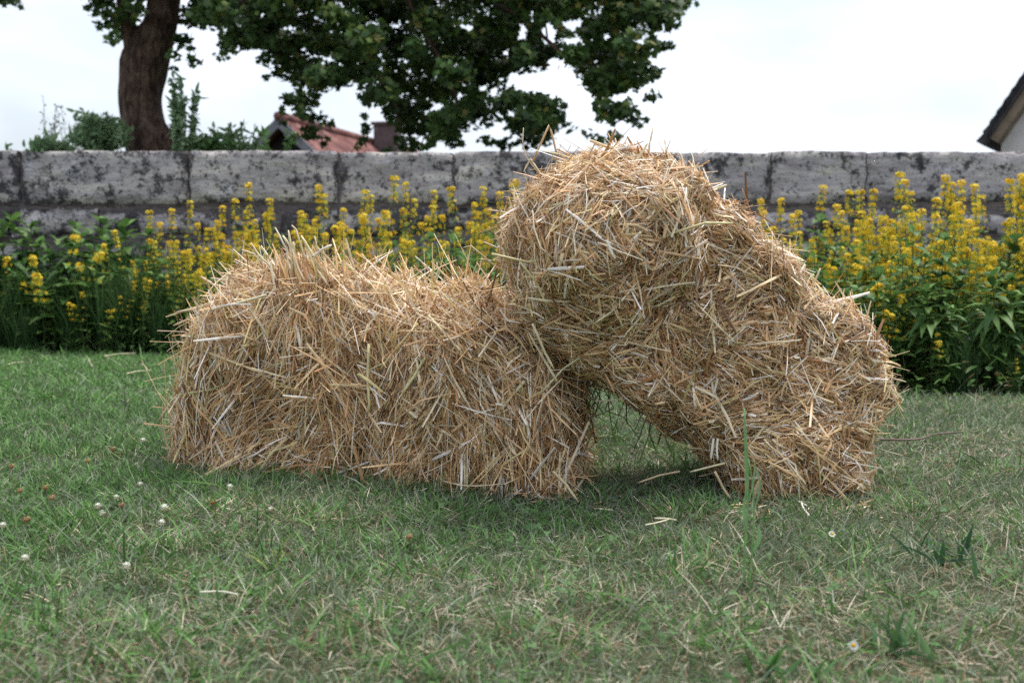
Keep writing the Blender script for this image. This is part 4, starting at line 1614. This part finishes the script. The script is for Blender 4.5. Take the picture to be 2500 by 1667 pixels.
crown_poly = [(440, -420), (430, -60), (440, 40), (450, 80), (520, 85), (590, 100), (640, 85), (655, 120), (690, 165), (712, 215), (745, 250), (790, 235), (840, 200), (880, 195),
              (905, 220), (960, 240), (985, 285), (960, 330), (1010, 345), (1060, 320), (1090, 335), (1120, 310), (1150, 285), (1210, 300), (1250, 300), (1310, 310), (1345, 300), (1325, 225),
              (1255, 225), (1270, 195), (1340, 150), (1400, 180), (1430, 230), (1400, 260), (1450, 300), (1500, 310), (1520, 270), (1570, 250), (1600, 200), (1605, 150), (1590, 120), (1620, 90), (1625, 40), (1655, 10), (1670, -60), (1640, -300), (1300, -420)]
clumps(crown_poly, 42, 40, 1.0)
clumps([(200, -300), (210, 10), (262, 40), (290, 60), (330, 70), (330, -300)], 40, 32, .6)
clumps([(-250, -300), (-250, -40), (-60, -10), (40, -15), (180, -60), (200, -300)], 45, 34, .9)
clumps([(400, -350), (400, -60), (260, -60), (260, -350)], 45, 40, 1.0)
for c in [(25, 2, 18, .5), (50, 8, 12, .35), (268, 92, 22, .45), (300, 78, 26, .5), (285, 50, 26, .6), (250, 60, 20, .4), (235, 25, 24, .35), (310, 40, 30, .7), (340, 20, 22, .25), (470, 120, 14, .35), (475, 150, 20, .5), (430, 135, 16, .6), (445, 100, 26, .8), (425, 165, 9, .15),
          (540, 130, 20, .35), (565, 120, 22, .4), (550, 105, 20, .5), (640, 150, 16, .4), (655, 185, 14, .35), (705, 240, 24, .6), (735, 275, 24, .55), (770, 290, 26, .5), (700, 300, 15, .35), (760, 325, 26, .6), (800, 300, 18, .4), (720, 330, 14, .4), (790, 345, 18, .4), (690, 270, 14, .3),
          (880, 280, 20, .35), (900, 315, 22, .5), (880, 345, 16, .4), (945, 365, 16, .3), (985, 350, 26, .8), (1010, 355, 26, .7), (1050, 350, 22, .7), (1110, 350, 20, .7), (870, 365, 10, .3), (900, 240, 25, .7), (1190, 345, 22, .5), (1230, 350, 24, .7), (1290, 345, 28, .8), (1330, 340, 24, .8), (1275, 300, 40, 1.0),
          (1370, 300, 16, .4), (1400, 310, 18, .3), (1440, 330, 20, .4), (1470, 345, 16, .4), (1500, 335, 20, .4), (1550, 290, 24, .5), (1590, 235, 22, .5), (1600, 180, 24, .6), (1625, 110, 20, .5), (1640, 60, 22, .5), (1680, 5, 22, .5), (1360, 260, 14, .25), (1300, 170, 14, .3), (1270, 110, 12, .3)]:
    CL.append(c)
gaps = [(1290, 200, 42, 32), (1345, 215, 30, 22), (1275, 75, 14, 30), (1300, 40, 10, 20), (860, 262, 30, 22), (1420, 235, 30, 18), (1340, 80, 22, 34), (1395, 60, 26, 16), (1510, 240, 22, 16), (830, 155, 10, 12), (1180, 215, 16, 10),
        (640, 40, 12, 10), (1560, 100, 16, 12), (1480, 90, 12, 12), (1070, 260, 16, 12), (930, 170, 10, 10), (1360, 150, 22, 12), (1150, 70, 12, 9), (740, 120, 10, 8), (500, 75, 12, 10), (1240, 130, 10, 14)]
pos, zz = [], []
for (px, py, r, amt) in CL:
    y = TY - .3 + rng.uniform(-1.0, 1.1) if amt >= .9 else TY - .3 + rng.uniform(-.6, .6)
    n_ = int(132 * amt * (r / 40) ** 2) + 2
    v = rng.normal(size=(n_, 3))
    v = norm(v) * rng.random((n_, 1)) ** .5
    c = at(px, py, y)
    rr_ = r / FPX * y
    q = c + v * rr_ * np.array([1.15, 1.3, .8])
    d = q - CAMP
    t = 1 / (d @ FW)
    sx = 1250 + (d @ RT) * t * FPX
    sy = 833.5 - (d @ UP) * t * FPX
    ok = np.ones(n_, bool)
    for (gx, gy, ga_, gb_) in gaps:
        ok &= ((sx - gx) / ga_) ** 2 + ((sy - gy) / gb_) ** 2 > rng.uniform(.6, 1.1, n_)
    pos.append(q[ok])
pos = np.concatenate(pos)
N = len(pos)
nrm = norm(np.stack([rng.normal(0, .55, N), rng.normal(-.25, .55, N), np.abs(rng.normal(.6, .35, N))], -1))
# leaves hang: their tip direction leans down
yax = norm(np.stack([rng.normal(0, .8, N), rng.normal(0, .8, N), -np.abs(rng.normal(.5, .4, N))], -1))
yax = norm(yax - nrm * (yax * nrm).sum(1, keepdims=True))
M = np.stack([np.cross(yax, nrm), yax, nrm], -1)
V, F = instances(MV, MF, pos - tloc, M, rng.uniform(.026, .048, N))
lw = Waves(.7, seed=80)
col = np.array([[.050, .10, .026], [.078, .145, .034], [.034, .07, .022], [.13, .18, .04], [.19, .18, .045]])[rng.choice(5, N, p=[.35, .28, .22, .11, .04])]
col = col * (1 + .3 * lw(pos))[:, None] * rng.uniform(.8, 1.2, (N, 1))
g = Geo()
g.add(V, F, np.repeat(col, len(MV), 0))
g.build("crown", M_MAPLE, tree)
print("maple leaves", N)


# ---------------------------------------------------------------- shrubs behind the wall
def shrub(px, ytop, y, wpx, label, dens=500, leaf=.03, col=LG, name="shrub", nst=7, group=None, fan=.5, leaf_from=.45, rnd=0):
    base = np.array([at(px, 500, y)[0], y, 0.0])
    Ht = at(px, ytop, y)[2]
    root = empty(name, base)
    tag(root, label, "shrub", group)
    W = wpx / FPX * y * .5
    gs, gl = Geo(), Geo()
    q = []
    for k in range(nst):
        a = rng.uniform(0, 6.28)
        e = np.array([math.cos(a) * W * rng.uniform(.1, 1), math.sin(a) * W * rng.uniform(.1, .8), Ht * (rng.uniform(.80, 1.0) if k else 1.0)])
        midp = e * [.35, .35, .55]
        P, rd = resample([(0, 0, 0), midp, e], [.012, .005, .0015], 10)
        tube(gs, P, rd, seg=5, col=(.10, .09, .06), cap=False)
        m = dens * 2 // nst
        t = leaf_from + (1 - leaf_from) * rng.random(m)
        idx = np.clip((t * 9).astype(int), 0, 8)
        fr = (t * 9 - idx)[:, None]
        q.append(P[idx] * (1 - fr) + P[idx + 1] * fr + rng.normal(0, 1, (m, 3)) * W * fan * .35 * (1.15 - t)[:, None])
    q = np.concatenate(q)
    if rnd:
        v = norm(rng.normal(size=(rnd, 3))) * rng.random((rnd, 1)) ** .4
        lump = 1 + .22 * Waves(W * 1.2, seed=int(px))(v * W)
        q = np.concatenate([q, v * lump[:, None] * [W, W * .8, W * .75] + [0, 0, Ht - W * .72]])
    m = len(q)
    d = norm(rng.normal(size=(m, 3)) + [0, 0, .5])
    P = paths(q, d, leaf * rng.uniform(.7, 1.4, m), rng.normal(0, .2, (m, 3)), 4)
    S, U = sides(P, norm(rng.normal(size=(m, 3))))
    C = np.array(col)[rng.integers(0, len(col), m)] * rng.uniform(.8, 1.2, (m, 1))
    V, F, C = ribbons(P, S, leaf * .26 * np.array([[.2, 1, .85, .05]]) * np.ones((m, 1)), U=U, h=-.2, col=C)
    gl.add(V, F, C)
    gs.build("stems", M_WOODY, root)
    gl.build("foliage", M_LEAF, root)


LB = [(.20, .31, .15), (.26, .37, .20), (.15, .25, .12)]
LP = [(.20, .24, .18), (.15, .19, .14)]
shrub(445, 185, 8.2, 90, "upright small-leaved shrub beside the maple trunk behind the wall", 900, .045, LB, nst=9, fan=.8, leaf_from=.3)
shrub(250, 285, 8.6, 130, "round green bush showing over the wall left of the trunk", 1500, .05, LB, nst=12, fan=1.0, rnd=1300)
shrub(125, 235, 9.5, 70, "wispy bare-twigged shrub rising over the wall far left", 420, .024, LP, nst=11, fan=1.5, leaf_from=.3)
shrub(200, 255, 9.8, 130, "wispy pale shrub between the round bush and the far-left one", 520, .024, LP, nst=15, fan=1.3, leaf_from=.3)
shrub(125, 340, 8.8, 120, "low bush barely topping the wall at left", 600, .05, LB, nst=10, fan=1.0, rnd=900)
shrub(25, 360, 8.8, 90, "lowest green bush peeping over the wall near the left edge", 600, .05, LB, nst=8, fan=1.0)
shrub(500, 335, 8.4, 150, "leafy bush just topping the wall right of the trunk", 1300, .05, [(.08, .16, .05), (.10, .19, .06)], nst=12, fan=1.0, rnd=1100)
shrub(565, 310, 9.0, 110, "bush between the trunk and the red-roofed shed", 600, .05, LB, nst=9, fan=.9)
shrub(605, 300, 9.2, 60, "thin sprig topping the wall before the gable's left edge", 160, .05, LB, nst=4, fan=.5)
shrub(670, 322, 10.0, 120, "bright green bush in front of the dark gable", 380, .06, [(.10, .20, .06), (.13, .24, .08)], nst=8, fan=.8)


# ---------------------------------------------------------------- buildings behind
def box(geo, p0, p1, col=(.5, .5, .5)):
    (x0, y0, z0), (x1, y1, z1) = p0, p1
    c = np.array([[x0, y0, z0], [x1, y0, z0], [x1, y1, z0], [x0, y1, z0], [x0, y0, z1], [x1, y0, z1], [x1, y1, z1], [x0, y1, z1]])
    geo.add(c, [[3, 2, 1, 0], [4, 5, 6, 7], [0, 1, 5, 4], [1, 2, 6, 5], [2, 3, 7, 6], [3, 0, 4, 7]], col)


def shed():
    z1y = 25.0
    apex = at(680, 287, z1y)
    far = at(990, 352, z1y * 1.33)
    dirv = norm(np.array([far[0] - apex[0], far[1] - apex[1], 0]))
    L = float(np.linalg.norm((far - apex)[:2])) + 1.0
    root = empty("tiled_shed", (apex[0], apex[1], 0), math.atan2(dirv[1], dirv[0]) - math.pi / 2)
    tag(root, "shed with red clay tile roof and dark open gable behind the wall", "shed")
    Hr = apex[2]
    W, dz = 2.3, 2.1
    # local frame: y along the ridge, x across
    g = Geo()
    ins = .45
    V = np.array([[-W + .3, ins, -.2], [W - .3, ins, -.2], [W - .3, ins, Hr - dz], [0, ins, Hr - .22], [-W + .3, ins, Hr - dz],
                  [-W + .3, L, -.2], [W - .3, L, -.2], [W - .3, L, Hr - dz], [0, L, Hr - .22], [-W + .3, L, Hr - dz]])
    g.add(V, [[0, 1, 2, 4], [5, 9, 7, 6], [0, 4, 9, 5], [1, 6, 7, 2]])
    g.add(V, [[4, 2, 3], [9, 8, 7]])
    g.build("wall", M_DARKWOOD, root, smooth=False)
    for s in (-1, 1):
        g = Geo()
        nu, nv = 30, int(L / .045)
        U_, V_ = np.meshgrid(np.linspace(0, 1, nu * 2 + 1), np.linspace(0, L, nv))
        X = s * U_ * W
        drop = U_ * dz
        row = (U_ * nu) % 1.0
        Z = Hr - drop + .03 * np.abs(np.sin(V_ / .22 * math.pi)) + .025 * row
        P = np.stack([X, V_, Z], -1).reshape(-1, 3)
        m = nu * 2 + 1
        a = (np.arange(nv - 1)[:, None] * m + np.arange(m - 1)[None]).ravel()
        g.add(P, np.stack([a, a + 1, a + m + 1, a + m], -1))
        P2 = P - [0, 0, .12]
        g.add(P2, np.stack([a, a + m, a + m + 1, a + 1], -1))
        g.build("roof_slope", M_TILE, root)
        g = Geo()
        k = s
        V = np.array([[0, -.03, Hr + .03], [k * W, -.03, Hr - dz + .03], [k * W, -.03, Hr - dz - .20], [0, -.03, Hr - .22],
                      [0, .03, Hr + .03], [k * W, .03, Hr - dz + .03], [k * W, .03, Hr - dz - .20], [0, .03, Hr - .22]])
        g.add(V, [[0, 1, 2, 3], [4, 7, 6, 5], [0, 4, 5, 1], [3, 2, 6, 7]])
        g.build("barge_board", M_BARGE, root, smooth=False)
    g = Geo()
    ys_ = np.linspace(-.05, L, 60)
    tube(g, [(0, y_, Hr + .02 + .02 * (k % 2)) for k, y_ in enumerate(ys_)], [.10] * 60, seg=10)
    g.build("ridge_tiles", M_TILE, root)
    c = at(946, 300, z1y * 1.22)
    ch = Geo()
    M_ = np.array(root.matrix_basis.inverted() @ Vector(c))
    rz = -root.rotation_euler.z
    cx = math.cos(rz) * (c[0] - apex[0]) - math.sin(rz) * (c[1] - apex[1])
    cy = math.sin(rz) * (c[0] - apex[0]) + math.cos(rz) * (c[1] - apex[1])
    box(ch, (cx - .30, cy - .25, 1.0), (cx + .30, cy + .25, c[2] - .08))
    box(ch, (cx - .36, cy - .31, c[2] - .078), (cx + .36, cy + .31, c[2]))
    ch.build("chimney", M_CHIM, root, smooth=False)


shed()


def house():
    yy = 14.0
    e = at(2390, 350, yy)            # lower tip of the verge
    r = at(2510, 165, yy)
    sl = (r[2] - e[2]) / (r[0] - e[0]) * .97
    W = 3.4
    Hr = e[2] + W * sl
    root = empty("plastered_house", (e[0], yy, 0), R(-32))
    tag(root, "pale plastered house gable with steep dark roof at the right edge", "house")
    g = Geo()
    th = .22
    o = .30
    L = 7.0
    xw = .20
    V = []
    zt = lambda x: (x if x < W else 2 * W - x) * sl + e[2]
    prof = [(xw, -.2), (2 * W - xw, -.2), (2 * W - xw, zt(2 * W - xw) - .3), (W, Hr - .35), (xw, zt(xw) - .3)]
    for yk in (.35, L):
        V += [[a, yk, b] for a, b in prof]
    g.add(V, [[0, 1, 2, 4], [5, 9, 7, 6], [0, 4, 9, 5], [1, 6, 7, 2]])
    g.add(V, [[4, 2, 3], [9, 8, 7]])
    g.build("wall", M_PLASTER, root, smooth=False)
    for s in (0, 1):
        g = Geo()
        fx = (lambda x: x) if s == 0 else (lambda x: 2 * W - x)
        nrmv = np.array([sl, 0, -1.0]) / math.hypot(sl, 1)
        nrow = 44
        pts_ = []
        for k in range(nrow):
            x0_, x1_ = W * k / nrow, W * (k + 1) / nrow
            a = np.array([x0_, 0, e[2] + x0_ * sl])
            b_ = np.array([x1_, 0, e[2] + x1_ * sl])
            pts_.append((a - nrmv * .045, b_ - nrmv * .02))
        lst = [q for ab in pts_ for q in ab]
        low = [np.array([W, 0, Hr]) + nrmv * .06, np.array([0, 0, e[2]]) + nrmv * .06]
        ring = lst + low
        V = [[fx(q[0]), 0.0, q[2]] for q in ring] + [[fx(q[0]), L + .3, q[2]] for q in ring]
        m = len(ring)
        g.add(V, [[k, (k + 1) % m, (k + 1) % m + m, k + m] for k in range(m)])
        nl = len(lst)
        # front edge of the tiles
        F3 = []
        for k in range(nl - 1):
            F3.append([k, k + 1, nl + (0 if k >= nl // 2 else 1)])
        F3.append([nl // 2, nl, nl + 1])
        g.add(V, F3)
        g.build("roof_slope", M_SLATE, root, smooth=False)
        g = Geo()
        c = [np.array([.06, 0, e[2] + .06 * sl]), np.array([W - .01, 0, Hr - .01 * sl])]
        V = []
        for yk in (.05, .35):
            for q in c:
                for tt in (.065, .17):
                    w_ = q + nrmv * tt
                    V.append([fx(w_[0]), yk, w_[2]])
        g.add(V, [[0, 2, 3, 1], [4, 5, 7, 6], [0, 4, 6, 2], [1, 3, 7, 5], [0, 1, 5, 4]])
        g.build("verge_board", M_SOFFIT, root, smooth=False)


house()
